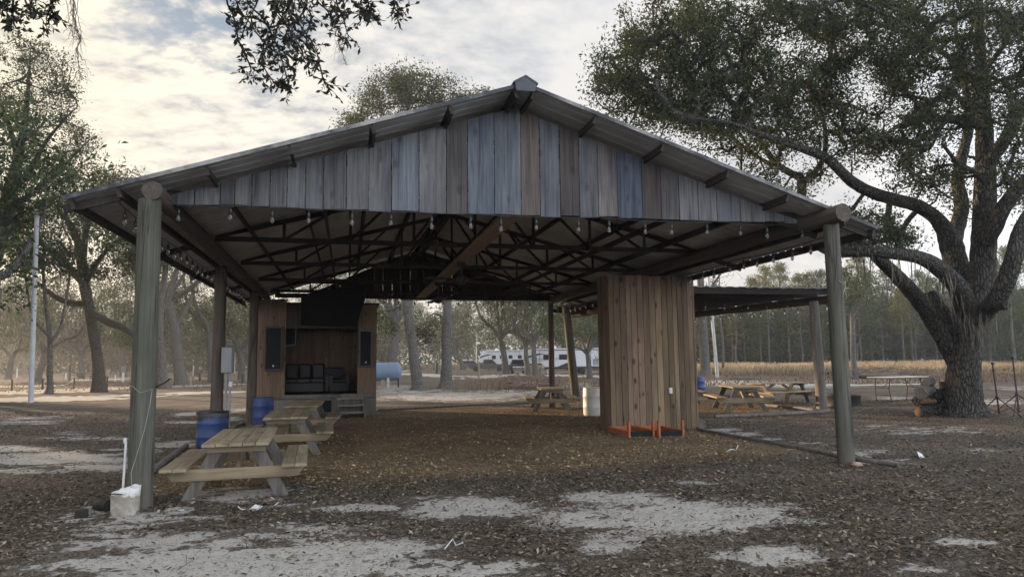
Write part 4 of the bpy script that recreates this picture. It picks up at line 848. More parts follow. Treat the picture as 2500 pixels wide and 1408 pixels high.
# ------------------------------------------------------------------ vehicles, all built lengthwise on x with the front at +x
def wheel(parent,x,y,r,w=.24):
    s=1 if y>0 else -1
    b=MB(); R=Matrix.Rotation(pi/2,3,'X'); b.lathe([(r*.62,-w/2),(r*.92,-w/2),(r,-w*.35),(r,w*.35),(r*.92,w/2),(r*.62,w/2)],20); b.v=[tuple(R@Vector(v)) for v in b.v]; o=b.build('wheel',M['rubber'],parent,loc=(x,y,r))
    b=MB(); b.lathe([(r*.05,w*.5),(r*.25,w*.46),(r*.6,w*.42),(r*.64,w*.30),(.01,w*.25)],16); b.v=[tuple(R@Vector((v[0],v[1],-s*v[2]*-1))) for v in b.v]; b.v=[(v[0],s*abs(v[1]),v[2]) for v in b.v]; b.build('rim',M['chrome'],o)
def car(name,label,cat,loc,rzz,paint,Ln,Wd,lower,cabin,wins,wx,wr,rail=None,bed=None):
    t=thing(name,label,cat,loc,rzz)
    b=MB(); b.prism(lower,-Wd/2,Wd/2,'Y'); b.build('body',paint,t,bevel=.06)
    b=MB(); n=len(cabin); k=.86
    vs=[]
    zc=[p[1] for p in cabin]; z0,z1=min(zc),max(zc)
    for s in (-1,1):
        for x,z in cabin: u=(z-z0)/(z1-z0); vs.append((x,s*Wd/2*(.97-.15*u),z))
    b.add(vs,[tuple(range(n)),tuple(range(2*n-1,n-1,-1))]+[(i,n+i,n+(i+1)%n,(i+1)%n) for i in range(n)]); b.build('cabin',paint,t,bevel=.05)
    for s in (-1,1):
        for w in wins:
            b=MB(); f=lambda z:s*(Wd/2*(.97-.15*(z-z0)/(z1-z0))+.012); m=len(w)
            b.add([(x,f(z),z) for x,z in w]+[(x,f(z)-s*.02,z) for x,z in w],[tuple(range(m)),tuple(range(2*m-1,m-1,-1))]+[(i,m+i,m+(i+1)%m,(i+1)%m) for i in range(m)]); b.build('side_window',M['glass'],t)
    # windscreen and rear glass
    for (a,c,nm) in ((cabin[-2],cabin[-1],'windscreen'),(cabin[1],cabin[0],'rear_window')):
        d=1 if nm=='windscreen' else -1; b=MB()
        lo,hi=(c,a); q=[]
        for (x,z),kk in ((lo,.1),(hi,.9)):
            xx=lo[0]+(hi[0]-lo[0])*kk+d*.02; zz=lo[1]+(hi[1]-lo[1])*kk+.015; hw=Wd/2*(.97-.15*(zz-z0)/(z1-z0))-.1; q.append((xx,hw,zz))
        b.add([(q[0][0],-q[0][1],q[0][2]),(q[0][0],q[0][1],q[0][2]),(q[1][0],q[1][1],q[1][2]),(q[1][0],-q[1][1],q[1][2])],[(0,1,2,3)]); b.build(nm,M['glass'],t)
    for x in wx:
        for s in (-1,1): wheel(t,x,s*(Wd/2-.10),wr)
    x0=min(p[0] for p in lower); x1=max(p[0] for p in lower)
    for x,nm in ((x1,'front_bumper'),(x0,'rear_bumper')): b=MB(); b.box((x,0,.52),(.16,Wd*.96,.22)); b.build(nm,M['chrome'] if paint is M['taupe'] else M['grey'],t,bevel=.03)
    for s in (-1,1):
        b=MB(); b.box((x1+.0,s*Wd*.38,.86),(.08,.34,.18)); b.build('headlight',M['clearlamp'],t); b=MB(); b.box((x0-.0,s*Wd*.44,.98),(.08,.16,.34)); b.build('tail_light',M['redlamp'],t)
        b=MB(); b.box((cabin[-1][0]-.25,s*(Wd/2+.10),cabin[-1][1]+.10),(.12,.2,.16)); b.build('mirror',M['blackplastic'],t)
    b=MB(); b.box((x1+.02,0,.85),(.04,Wd*.5,.25)); b.build('grille',M['chrome'],t)
    for s in (-1,1):
        b=MB(); 
        for x in ((cabin[0][0]+cabin[-1][0])/2-.1,(cabin[0][0]+cabin[-1][0])/2+.95): b.box((x,s*(Wd/2+.012),cabin[0][1]-.12),(.16,.03,.04))
        b.build('door_handles',M['chrome'],t)
    return t
AX=radians(-13)   # parallel to the picture
low=[(-2.95,.55),(-2.98,1.15),(-2.9,1.2),(1.35,1.22),(2.75,1.12),(2.95,.95),(2.98,.5),(2.45,.42),(2.4,.7),(1.5,.7),(1.45,.42),(-1.35,.42),(-1.4,.72),(-2.3,.72),(-2.35,.5)]
p=gp(1190,906)
tr=car('pickup_truck','grey brown crew cab pickup truck parked beyond the bare trunks','pickup truck',(p.x,p.y,p.z),AX,M['taupe'],5.9,1.95,low,[(-.75,1.18),(-.55,1.92),(.85,1.95),(1.55,1.2)],[[(-.58,1.3),(-.46,1.82),(.12,1.84),(.12,1.3)],[(.2,1.3),(.2,1.84),(.78,1.84),(1.25,1.3)]],(-1.87,1.95),.42)
b=MB(); b.box((-1.85,0,1.2),(2.0,1.6,.06)); b.build('truck_bed',M['black'],tr)
p=gp(1151,900.5)
low=[(-2.4,.5),(-2.45,1.0),(1.1,1.12),(2.2,1.02),(2.4,.8),(2.42,.45),(1.95,.4),(1.9,.7),(1.1,.7),(1.05,.4),(-1.05,.4),(-1.1,.72),(-1.95,.72),(-2.0,.45)]
sv=car('suv','blue grey suv with white roof cargo parked behind the pickup','suv',(p.x,p.y,p.z),AX,M['greyblue'],4.8,1.9,low,[(-2.42,1.05),(-2.1,1.82),(.6,1.84),(1.35,1.12)],[[(-2.1,1.2),(-1.92,1.7),(-1.1,1.74),(-1.1,1.2)],[(-1.0,1.2),(-1.0,1.74),(-.2,1.75),(-.2,1.2)],[(-.1,1.2),(-.1,1.75),(.5,1.75),(1.0,1.2)]],(-1.52,1.5),.37)
b=MB()
for x in (-1.4,0): b.bar((x,-.7,1.9),(x,.7,1.9),.05,.05)
b.build('roof_rack',M['blackplastic'],sv)
for x in (-1.5,-.2): b=MB(); b.box((x,0,2.03),(.9,.8,.28)); b.build('roof_cargo',M['white'],sv,bevel=.06)
low2=[(-2.2,.45),(-2.25,.85),(-1.6,.95),(1.0,.92),(2.1,.8),(2.25,.6),(2.25,.35),(1.75,.32),(1.7,.62),(1.0,.62),(.95,.32),(-.95,.32),(-1.0,.62),(-1.7,.62),(-1.75,.35)]
cab2=[(-1.7,.92),(-1.0,1.40),(.2,1.42),(1.05,.92)]; win2=[[(-1.35,.98),(-.92,1.32),(-.35,1.34),(-.35,.98)],[(-.27,.98),(-.27,1.34),(.15,1.34),(.75,.98)]]
p=gp(198,909.5); car('sedan','silver sedan facing the camera far off at left','sedan',(p.x,p.y,p.z),radians(-90)-radians(20),M['silver'],4.5,1.8,low2,cab2,win2,(-1.35,1.35),.32).scale=(1,1.25,1.15)
p=gp(125,908.5); car('sedan','white car half hidden behind the slim oak trunk at far left','sedan',(p.x,p.y,p.z),radians(8),M['carwhite'],4.5,1.8,low2,cab2,win2,(-1.35,1.35),.32).scale=(1.0,1.1,1.3)
lowj=[(-1.9,.6),(-1.95,1.2),(.6,1.25),(1.85,1.15),(1.95,.6),(1.6,.55),(1.55,.8),(.85,.8),(.8,.5),(-.8,.5),(-.85,.8),(-1.55,.8),(-1.6,.55)]
p=gp(1268,912); j=car('jeep','dark off road car facing us beside the multi stemmed mossy oaks','off road car',(p.x+.2,p.y+1.5,p.z),radians(-100),M['black'],3.9,1.7,lowj,[(-1.9,1.2),(-1.8,1.8),(.3,1.8),(.65,1.22)],[[(-1.7,1.3),(-1.65,1.72),(-.8,1.72),(-.8,1.3)],[(-.7,1.3),(-.7,1.72),(.2,1.72),(.45,1.3)]],(-1.2,1.2),.4)
# camping trailers (front cap at -x)
def trailer(label,loc,rzz,Ln,H,z0,W,seed,text=False):
    t=thing('camping_trailer',label,'camping trailer',loc,rzz)
    prof=[(Ln,z0),(Ln,H-.05),(Ln-.1,H),(1.3,H),(.75,H-.12),(.3,H*.72),(0,H*.5),(.05,z0+.55),(.35,z0+.42),(2.1,z0+.42),(2.4,z0)]
    b=MB(); b.prism(prof,-W/2,W/2,'Y'); b.build('trailer_body',M['rvwhite'],t,bevel=.06)
    f=-W/2-.012
    b=MB(); b.box(((Ln+2.4)/2,0,z0-.12),(Ln-2.5,W*.94,.28)); b.build('dark_skirt',M['steel_dark'],t)
    wy=[.28,.47] if text else [.30,.45,.62,.80]
    for u in wy:
        b=MB(); x=Ln*u; b.box((x,f-.012,H*.66),(.95 if text else .7,.03,.62)); o=b.build('window',M['glass'],t)
    b=MB(); b.box((Ln*.19,f-.008,z0+(H-z0)*.48),(.05,.02,(H-z0)*.82)); b.box((Ln*.80,f-.008,z0+(H-z0)*.48),(.05,.02,(H-z0)*.82)); b.box((Ln*.495,f-.008,z0+(H-z0)*.89),(Ln*.61,.02,.05)); b.build('slide_out_trim',M['steel_dark'],t)
    b=MB(); b.box((Ln*.55,f-.004,H-.20),(Ln*.86,.012,.045)); b.box((Ln*.2,f-.004,z0+.98),(Ln*.25,.012,.04)); b.box((Ln*.18,f-.004,z0+.78),(Ln*.2,.012,.04))
    b.add([(Ln*.40,f-.01,z0+.02),(Ln*.52,f-.01,z0+.02),(Ln*.60,f-.01,z0+.62),(Ln*.50,f-.01,z0+.44)],[(0,1,2,3)]); b.add([(.35,f-.01,H*.70),(1.6,f-.01,H*.80),(2.6,f-.01,H*.80),(1.2,f-.01,H*.70),(.25,f-.01,H*.6)],[(0,1,2,3,4)]); b.build('stripe',M['steel_dark'],t)
    for k in (0,1,):
        for s in (-1,1): wheel(t,Ln*.60+k*.95,s*(W/2-.16),.38,.24)
    b=MB(); b.lathe([(.36,0),(.34,.18),(.22,.28),(.02,.32)],16,(Ln*.36,0,H)); b.build('roof_dome',M['white'],t)
    b=MB(); b.box((Ln*.5,0,H+.13),(.9,.7,.24)); b.build('air_conditioner',M['steel_dark'],t,bevel=.04)
    b=MB(); b.box((Ln*.90,f-.01,z0+.55),(1.5,.03,.7)); b.box((Ln*.90,f-.03,z0+.55),(1.36,.02,.58),tint=(1.05,1.05,1.05,.3)); b.build('storage_hatch',M['grey'],t)
    for x in (1.9,Ln-.5): b=MB(); b.box((x,-.7,z0*.5-.05),(.1,.1,z0)); b.box((x,-.7,.03),(.3,.3,.05)); b.build('jack_leg',M['steel_dark'],t)
    b=MB(); b.bar((-.2,0,z0+.30),(2.2,0,z0+.34),.3,.14); b.build('hitch',M['steel_dark'],t)
    if text:
        cu=bpy.data.curves.new('lettering','FONT'); cu.body='COUGAR'; cu.size=.34; cu.extrude=.006; cu.align_x='CENTER'; cu.space_character=1.25
        tmp=bpy.data.objects.new('tmp',cu); dg=bpy.context.evaluated_depsgraph_get(); COL.objects.link(tmp); dg=bpy.context.evaluated_depsgraph_get(); me=bpy.data.meshes.new_from_object(tmp.evaluated_get(dg)); bpy.data.objects.remove(tmp)
        o=bpy.data.objects.new('lettering',me); COL.objects.link(o); o.parent=t; o.location=(Ln*.46,f-.012,z0+.86); o.rotation_euler=(pi/2,0,0); me.materials.clear(); me.materials.append(M['steel_dark'])
    return t
p=gp(1285,914); D=float((np.array(p)-CAM)@FW); trailer('long white camping trailer seen side on behind the lean-to posts',(p.x,p.y+1.2,p.z),AX,205/F_PX*D,3.05,.85,2.3,1,True)
p=gp(1178,905); D=float((np.array(p)-CAM)@FW); trailer('second white camping trailer half hidden by mossy oaks behind the pickup',(p.x,p.y+4,p.z),AX+.05,130/F_PX*D,3.6,1.0,2.4,2)
p=gp(6,906); D=float((np.array(p)-CAM)@FW); t=trailer('small white trailer at the far left edge among the oaks',(p.x,p.y+4,p.z),radians(12),32/F_PX*D*1.2,2.5,.7,2.2,3)
# shed, red machine, green cart
p=gp(250,908); D=float((np.array(p)-CAM)@FW); k=D/F_PX; sh=thing('shed','low dark open shed with shallow metal roofs far off at left','shed',(p.x,p.y+6,p.z),radians(14))
b=MB(); b.box((10*k,3,1.3),(62*k,.2,2.6)); b.build('rear_wall',M['dark_timber'],sh)
b=MB(); b.prism([(8*k,28*k),(27*k,38*k),(46*k,28*k),(46*k,27*k),(27*k,36.5*k),(8*k,27*k)],-1,4,'Y'); b.build('gable_roof',M['roofmetal'],sh)
b=MB(); b.prism([(-62*k,27*k),(8*k,30*k),(8*k,28.5*k),(-62*k,25.5*k)],-1.5,4,'Y'); b.build('lean_roof',M['roofedge'],sh)
for x in (-58,-34,8,30,44): b=MB(); b.box((x*k,-.6,13*k),(.2,.2,26*k)); b.build('post',M['dark_timber'],sh)
b=MB(); b.box((-22*k,-1.6,27.5*k),(22*k,.15,4*k)); b.build('white_fascia',M['white'],sh)
p=gp(221,909); t=thing('vending_machine','tall red cabinet standing in front of the far shed','vending machine',(p.x,p.y,p.z),radians(14)); b=MB(); b.box((0,0,11*k),(15*k,1,22*k)); b.build('cabinet',M['red'],t,bevel=.05); b=MB(); b.box((0,-.53,10*k),(3*k,.06,9*k)); b.build('white_panel',M['white'],t); b=MB(); b.box((5*k,-.53,14*k),(3*k,.06,6*k)); b.build('dark_slot',M['black'],t)
p=gp(579,903); D=float((np.array(p)-CAM)@FW); k=D/F_PX; t=thing('utility_cart','bright green and yellow utility cart under far trees left of the stage','utility cart',(p.x,p.y,p.z),radians(-20))
b=MB(); b.prism([(-11*k,4*k),(-11*k,16*k),(-4*k,17*k),(6*k,14*k),(11*k,11*k),(11*k,4*k)],-.7,.7,'Y'); b.build('body',M['green'],t,bevel=.05)
b=MB(); b.box((-3*k,0,25*k),(15*k,1.3,1.4*k)); b.build('canopy_roof',M['green'],t)
for x in (-9,4): 
    for s in (-1,1): b=MB(); b.bar((x*k,s*.6,15*k),(x*k,s*.6,25*k),.07,.07); b.build('roof_post',M['blackplastic'],t)
b=MB(); b.box((-2*k,-.2,17*k),(7*k,.9,5*k)); b.build('seat',M['yellow'],t)
for x in (-7,7):
    for s in (-1,1): wheel(t,x*k,s*.65,4*k,.25)
# brush pile by the field
def brush(label,px,py,wpx,hpx,n,seed,mat):
    p=gp(px,py); D=float((np.array(p)-CAM)@FW); w=wpx/F_PX*D; h=hpx/F_PX*D; r=random.Random(seed); b=MB()
    for i in range(n):
        a=Vector((r.gauss(0,w*.26),r.gauss(0,w*.12),h*r.random()**1.5*.8+.05)); d=Vector((r.gauss(0,1),r.gauss(0,1),r.gauss(0,.25))).normalized()*w*r.uniform(.08,.22); m_=a+d*.5+Vector((0,0,r.uniform(-.1,.15)*h))
        e=a+d; e.z=max(.03,e.z); m_.z=max(.03,m_.z); q=r.uniform(.008,.03)*h*1.3; b.tube([a,m_,e],[q,q*.8,q*.4],5)
    b.blob((0,0,h*.18),(w*.36,w*.16,h*.32),12,5,.4)
    o=b.build('brush_pile',mat,None,loc=(p.x,p.y,p.z)); tag(o,label,'brush pile')
brush('long dark pile of branches at the field edge behind the right post',2140,922,260,26,240,1,M['twig']); brush('low grey heap of cuttings left of the lean-to post in the field',1815,926,110,13,110,2,M['twig']); brush('small black charred log heap by the tall field grass',2032,915,50,14,40,3,M['black']); brush('tangle of dry russet brush in front of the white trailer',1285,948,170,34,190,4,M['twig_red'])
# ------------------------------------------------------------------ trees
def smooth(pts,rad,k=3):
    P=[np.array(p,float) for p in pts]; o=[]; ro=[]
    for i in range(len(P)-1):
        p0,p1,p2,p3=P[max(i-1,0)],P[i],P[i+1],P[min(i+2,len(P)-1)]
        for j in range(k):
            t=j/k; o.append(.5*((2*p1)+(-p0+p2)*t+(2*p0-5*p1+4*p2-p3)*t*t+(-p0+3*p1-3*p2+p3)*t**3)); ro.append(rad[i]+(rad[i+1]-rad[i])*t)
    return o+[P[-1]],ro+[rad[-1]]
def grow(limbs, targets, seed, tw=.010, up=.12, jit=.10, wt=.46):
    r=np.random.default_rng(seed); N=[];R=[];
    for pts,rad in limbs:
        for i in range(len(pts)-1):
            for u in (0,.5): N.append(np.array(pts[i])*(1-u)+np.array(pts[i+1])*u); R.append(rad[i])
        N.append(np.array(pts[-1])); R.append(rad[-1])
    ns=len(N); maxn=ns+len(targets)*12; A=np.zeros((maxn,3)); A[:ns]=N; n=ns; par=-np.ones(maxn,int); rs=np.zeros(maxn); rs[:ns]=R
    d0=np.array([np.min(np.sum((A[:ns]-t)**2,1)) for t in targets]); order=np.argsort(d0); chains=[]; lastseg=[]
    for ti in order:
        t=targets[ti]; d=np.linalg.norm(A[:n]-t,axis=1); cost=d+np.where(np.arange(n)<ns,np.clip(.1-rs[:n],0,.1)*0,.0)+r.random(n)*.15*d; b=int(np.argmin(cost)); L=d[b]
        k=int(np.clip(L/.45,2,9)); a=A[b]; m=(a+t)/2+np.array([0,0,-up*L*.4])+r.normal(size=3)*jit*L*.7; idx=[b]
        for i in range(1,k+1):
            u=i/k; q=(1-u)**2*a+2*u*(1-u)*m+u*u*t+(r.normal(size=3)*jit*L/k*.9 if i<k else 0); A[n]=q; par[n]=idx[-1]; idx.append(n); n+=1
        chains.append(idx); lastseg.append((A[idx[-2]],t))
    cnt=np.zeros(n); 
    for idx in chains: cnt[idx[-1]]+=1
    for i in range(n-1,ns-1,-1): cnt[par[i]]+=cnt[i]
    rad=np.where(np.arange(n)<ns,rs[:n],tw*np.maximum(cnt,1)**wt); out=[]
    for idx in chains:
        rr=[float(rad[i]) for i in idx]; rr[0]=min(rr[1]*1.15,rad[idx[0]]); out.append(([A[i] for i in idx],rr))
    return out,lastseg
def leaf_cluster(segs,per,sig,L,W,seed,droop=0.0,tone=(1,1,1),var=.5,along=.6):
    r=np.random.default_rng(seed); n=len(segs)*per; a=np.repeat(np.array([s[0] for s in segs]),per,0); b=np.repeat(np.array([s[1] for s in segs]),per,0)
    u=r.random((n,1)); sg=np.repeat(sig*(.5+r.random((len(segs),1))),per,0)
    pos=a+(b-a)*(1-along*u*u)+np.clip(r.normal(size=(n,3)),-1.7,1.7)*sg*np.array([1,1,.75]); d=r.normal(size=(n,3))*.8+(pos-a)*.6; d[:,2]-=droop
    Ls=L*(.6+.8*r.random(n)); co=leafco(pos,Ls,Ls*W*(.7+.6*r.random(n)),r,d)
    cl=np.repeat(.72+.56*r.random((len(segs),1)),per,0); hue=np.repeat(r.random((len(segs),1)),per,0)
    t=cl*(1-var/2+var*r.random((n,1)))*np.array([tone])*(1+hue*np.array([[.25,.05,-.15]]))
    return co,np.concatenate([t,r.random((n,1))],1)
def tubes(name,chains,mat,parent,n=6,nsmall=4,seed=0):
    b=MB()
    for pts,rad in chains: b.tube([tuple(p) for p in pts],rad,n if max(rad)>.12 else (nsmall if max(rad)<.05 else 6),caps=max(rad)>.08,wob=.12 if max(rad)>.08 else 0)
    return b.build(name,mat,parent)
def ellip(cs,n,seed,hollow=.35):
    r=np.random.default_rng(seed); w=np.array([c[1][0]*c[1][1]*c[1][2] for c in cs],float); w=w**.75/np.sum(w**.75); out=[]
    for c,k in zip(cs,np.round(w*n).astype(int)):
        v=r.normal(size=(k,3)); v/=np.linalg.norm(v,axis=1,keepdims=True); q=(hollow+(1-hollow)*r.random((k,1)))**.6; out.append(np.array(c[0])+v*q*np.array(c[1]))
    return np.concatenate(out)
def mossco(pts,n,ln,seed,w=.02):
    r=np.random.default_rng(seed); P=np.array(pts); i=r.integers(0,len(P),n); a=P[i]+r.normal(size=(n,3))*np.array([.18,.18,.05]); L=ln*(.3+r.random(n))[:,None]; co=[]; 
    s=r.normal(size=(n,3)); s[:,2]=0; s/=np.linalg.norm(s,axis=1,keepdims=True); s*=w
    m=a+np.array([0,0,-.55])*L+r.normal(size=(n,3))*.06*L; e=a+np.array([0,0,-1])*L+r.normal(size=(n,3))*.12*L
    A=np.stack([a-s*.6,a+s*.6,m+s,m-s],1); B=np.stack([m-s,m+s,e+s*.15,e-s*.15],1); k=.6+.7*r.random((n,1)); t=np.concatenate([k,k,k,r.random((n,1))],1)
    return np.concatenate([A,B]).reshape(-1,3),np.concatenate([t,t])
# ---- generic oaks, origin at the base
def oak_proto(seed,H,Rr,lean,nt=150,per=100,leafL=.18,moss=0,lowc=.28,bark='bark_far'):
    r=random.Random(seed); t=bpy.data.objects.new('oak_tree',None); COL.objects.link(t)
    fk=H*r.uniform(.22,.32); tr=H*.028; lx,ly=lean
    limbs=[smooth([(0,0,-.1),(lx*.15,ly*.15,fk*.35),(lx*.45+.1,ly*.45,fk*.75),(lx*.7,ly*.7,fk*1.15)],[tr*1.5,tr*1.05,tr*.95,tr*.85],3)]
    top=np.array([lx*.7,ly*.7,fk*1.15]); nl=r.choice((3,4,4,5)); cs=[]
    for i in range(nl):
        a=2*pi*i/nl+r.uniform(-.5,.5); e=r.uniform(.45,.95)*Rr; z=H*r.uniform(.55,.80); end=top+np.array([cos(a)*e*.75,sin(a)*e*.75,z-top[2]]); mid=(top+end)/2+np.array([cos(a)*.2*e,sin(a)*.2*e,-.08*H*r.random()])
        limbs.append(smooth([top-np.array([0,0,.35]),(top*2+mid)/3+np.array([0,0,.1]),mid,end],[tr*.62,tr*.55,tr*.42,tr*.18],3))
        cs.append((end+np.array([0,0,.02*H]),(Rr*r.uniform(.42,.58),Rr*r.uniform(.42,.58),H*r.uniform(.16,.22))))
        if r.random()<.75: cs.append((end*np.array([1.35,1.35,1])-np.array([top[0]*.35,top[1]*.35,H*.24]),(Rr*.38,Rr*.38,H*.13)))
    cs.append(((lx*.8,ly*.8,H*.82),(Rr*.5,Rr*.5,H*.17)))
    tg=ellip(cs,nt,seed+1); tg[:,2]=np.maximum(tg[:,2],H*lowc*(.8+.4*np.random.default_rng(seed).random(len(tg)))); br,sg=grow(limbs,tg,seed+2,tw=.012*H/12)
    tubes('trunk',limbs+br,M[bark],t,10,3)
    co,ti=leaf_cluster(sg,per,Rr*.085,leafL,.42,seed+3); quads('crown',co,M['leaf_far'],t,ti)
    if moss:
        co,ti=mossco([p for p in tg if p[2]<H*.72],moss,H*.11,seed+4,.03); tag(quads('moss',co,M['moss'],t,ti),kind='stuff')
    return t
def pine_proto(seed,H,Rr,tone,low=.45):
    r=random.Random(seed); t=bpy.data.objects.new('pine_tree',None); COL.objects.link(t); g=np.random.default_rng(seed)
    limbs=[smooth([(0,0,-.1),(.05,0,H*.3),(-.05,.05,H*.6),(.1,0,H*.97)],[H*.014,H*.012,H*.009,H*.003],4)]; tg=[]
    for i in range(80):
        u=g.random()**.8; z=H*(low+(1-low)*u); rad=Rr*(1-u)**.6*(.45+.55*g.random())+.15; a=g.random()*2*pi; tg.append((cos(a)*rad,sin(a)*rad,z+.2*rad))
    br,sg=grow(limbs,np.array(tg),seed,tw=.015,up=-.1); tubes('trunk',limbs+br,M['bark_pine'],t,8,3)
    co,ti=leaf_cluster(sg,70,Rr*.13,.34,.22,seed+3,tone=tone,droop=-.3); quads('crown',co,M['needle'],t,ti); return t
def bare_proto(seed,H,Rr,mat):
    r=random.Random(seed); t=bpy.data.objects.new('bare_tree',None); COL.objects.link(t); g=np.random.default_rng(seed)
    limbs=[smooth([(0,0,-.1),(.1,0,H*.3),(-.1,.1,H*.55),(.2,0,H*.9)],[H*.013,H*.010,H*.007,H*.002],4)]
    tg=ellip([((0,0,H*.72),(Rr,Rr,H*.3)),((0,0,H*.5),(Rr*.8,Rr*.8,H*.2))],110,seed,.3); br,sg=grow(limbs,tg,seed,tw=.011,up=-.35,jit=.06); tubes('trunk',limbs,M['bark_far'],t,8,3); tubes('branches',br,mat,t,4,3); return t
used=set()
def place(proto,px,py,rz_,s,label,cat,group=None,sx=None,D=None):
    p=gp(px,py)
    if D:
        d=ray(px,py); d=d/np.dot(d,FW); q=CAM+d*D; p=Vector((q[0],q[1],gz(q[0],q[1])))
    if id(proto) in used: o=dup(proto)
    else: o=proto; used.add(id(proto))
    o.location=p; o.rotation_euler=(0,0,rz_); o.scale=(sx or s,sx or s,s); tag(o,label,cat,group); return o
OA=oak_proto(31,12,6.2,(1.2,.3)); OB=oak_proto(47,13.5,6.0,(-1.0,.4),moss=260); OC=oak_proto(59,11,6.6,(.4,-.6),moss=200); OD=oak_proto(77,14.5,5.4,(.8,.2),lowc=.36); OE=oak_proto(83,9.5,5.5,(-.5,.2),nt=130,lowc=.16)
PA=pine_proto(5,17,2.6,(1,1,1)); PB=pine_proto(8,15,2.9,(1.25,1.15,.8),.35); PC=pine_proto(13,13,3.2,(.6,.82,.58),.08)
BA=bare_proto(3,13,3.0,M['twig']); BB=bare_proto(6,10,2.4,M['twig_red']); BC=bare_proto(12,15,2.6,M['twig'])
gl='dense oaks in the campground behind the pavilion at left'
L_=[(OA,330,925,.3,1.0,62,'spreading oak just behind the left front post'),(OB,-20,925,2.0,1.15,100,'mossy oak at the far left edge'),(OC,90,930,1.1,1.1,70,'broad oak behind the slim pale pole'),(OD,520,925,4.0,.95,66,'tall oak between the two left posts'),(OE,590,925,.7,1.1,72,'low leafy oak left of the stage'),
 (OC,200,918,3.3,1.05,92,None),(OA,20,918,5.2,1.1,96,None),(OB,400,916,.9,1.0,98,None),(OD,300,914,2.7,1.0,112,None),(OE,480,914,1.9,1.2,104,None),(OC,610,914,5.1,1.0,100,None),(OA,120,912,1.4,1.1,128,None),(OE,-110,915,3.9,1.2,90,None),(OB,550,910,3.1,1.1,130,None),(OA,690,912,2.2,1.0,120,None),(OE,360,908,3.4,1.3,142,None),(OE,60,908,.4,1.3,150,None),(OE,230,908,2.4,1.2,146,None)]
for pr,px,py,rz_,s,D,lab in L_: place(pr,px,py,rz_,s,lab or 'dense dark oak standing deep in the left campground wood','oak',gl,D=D)
# mid field behind the pavilion opening
place(OD,955,905,5.0,1.15,'leaning oak above the propane tank','oak',D=66); place(OB,1236,905,.5,1.15,'multi stemmed mossy oak in front of the pickup','oak',D=84,sx=1.0); place(OC,1288,910,2.6,1.15,'mossy oak left of the white trailer front','oak',D=80,sx=.95); place(OA,1306,911,4.1,1.2,'leaning mossy oak over the white trailer nose','oak',D=78,sx=.9)
place(OE,1440,925,1.0,.8,'small leafy oak hanging over the white trailer','oak',D=58); place(OC,1080,895,.2,.9,'rounded olive oak behind the parked cars','oak',D=170); place(OA,1130,893,3.0,1.3,'broad yellowish oak beyond the grey suv','oak',D=140)
place(OB,1010,893,1.0,1.2,'far oak behind the leaning bare trunk','oak',D=150); place(OC,1390,893,2.0,1.3,'oak crown rising behind the white trailer roof','oak',D=115); place(OE,1480,893,4.0,1.3,'oak behind the trailer rear end','oak',D=120); place(OD,800,905,1.0,1.1,'oak hidden behind the stage hut','oak',D=90); place(OA,900,900,2.0,1.1,'oak behind the stage right corner','oak',D=105)
# unseen oaks added left of the view to keep low sun off the near ground
for i,(off,tt,pr,s_) in enumerate([(-6,34,OB,1.0),(-1,38,OE,1.2),(3,33,OC,1.0),(5,44,OA,1.1),(8,38,OE,1.3),(8,48,OB,1.0),(9,56,OE,1.15),(1,52,OD,1.1),(-10,40,OC,1.1),(9.5,52,OC,.95),(12.6,64,OD,.72)]):
    q=Vector((off*.743-.669*tt,off*.669+.743*tt,0)); o=dup(pr); o.location=q; o.rotation_euler=(0,0,i*1.1); o.scale=(s_*1.25,)*3; tag(o,'dense oak in the thicket just beyond the left picture edge','oak','oaks beyond the left picture edge')
# right wood edge
gr='evergreens along the right wood edge'
for pr,px,rz_,s,D,lab in [(PB,1880,0,1.05,108,'tall sunlit pine left in the wood edge'),(PA,1915,1,1.0,112,'second tall pine right of the sunlit pine'),(PA,1845,2,.85,110,'shorter pine left of the sunlit pine'),(PB,1985,3,.95,105,None),(PA,1960,.4,.95,120,None),(PC,1820,1,.75,104,None),(PB,1790,2,.55,103,'small bright yellow green pine low in the wood edge'),(PC,1930,2,.9,103,None),(PC,2015,4,1.1,104,None),(PC,2070,5,1.15,107,None),(PC,1860,3,.7,101,None),(PC,1990,1,.8,102,None),(PC,2105,2,.9,101,None),(PC,2230,5,.95,102,None),(PC,2290,1,1.0,103,None),(PC,2380,3,1.05,101,None),(PC,1770,5,.6,104,None),(PA,2110,1,1.1,112,None),(PC,2130,.6,1.1,106,None),(PB,2210,2.2,.75,100,'bright green young pine behind the low oak limb'),(PC,2180,1.2,1.2,112,None),(PC,2260,3,1.1,106,None),(PB,2320,1,.5,98,'low bright pine right behind the oak trunk'),(PC,2330,4,1.25,110,None),(PC,2420,.8,1.2,100,None),(PC,2480,2,1.25,96,None),(PC,2560,5,1.3,98,None),(PA,2455,3,1.0,112,None),(PC,2630,5,1.3,104,None)]:
    place(pr,px,905,rz_,s,lab or 'dark evergreen standing in the right wood edge','pine' if pr is not PC else 'evergreen',gr,D=D)
for pr,px,rz_,s,D in [(OE,2050,1,1.2,118),(OA,2300,2,1.1,122),(OC,2450,3,1.2,120),(OE,2200,.3,1.3,124),(OE,1900,5,1.2,126),(OB,2560,1,1.2,118)]: place(pr,px,905,rz_,s,'dim broad oak deep in the right wood','oak','broad oaks deep in the right wood',D=D)
gb='bare winter trees along the wood edge'
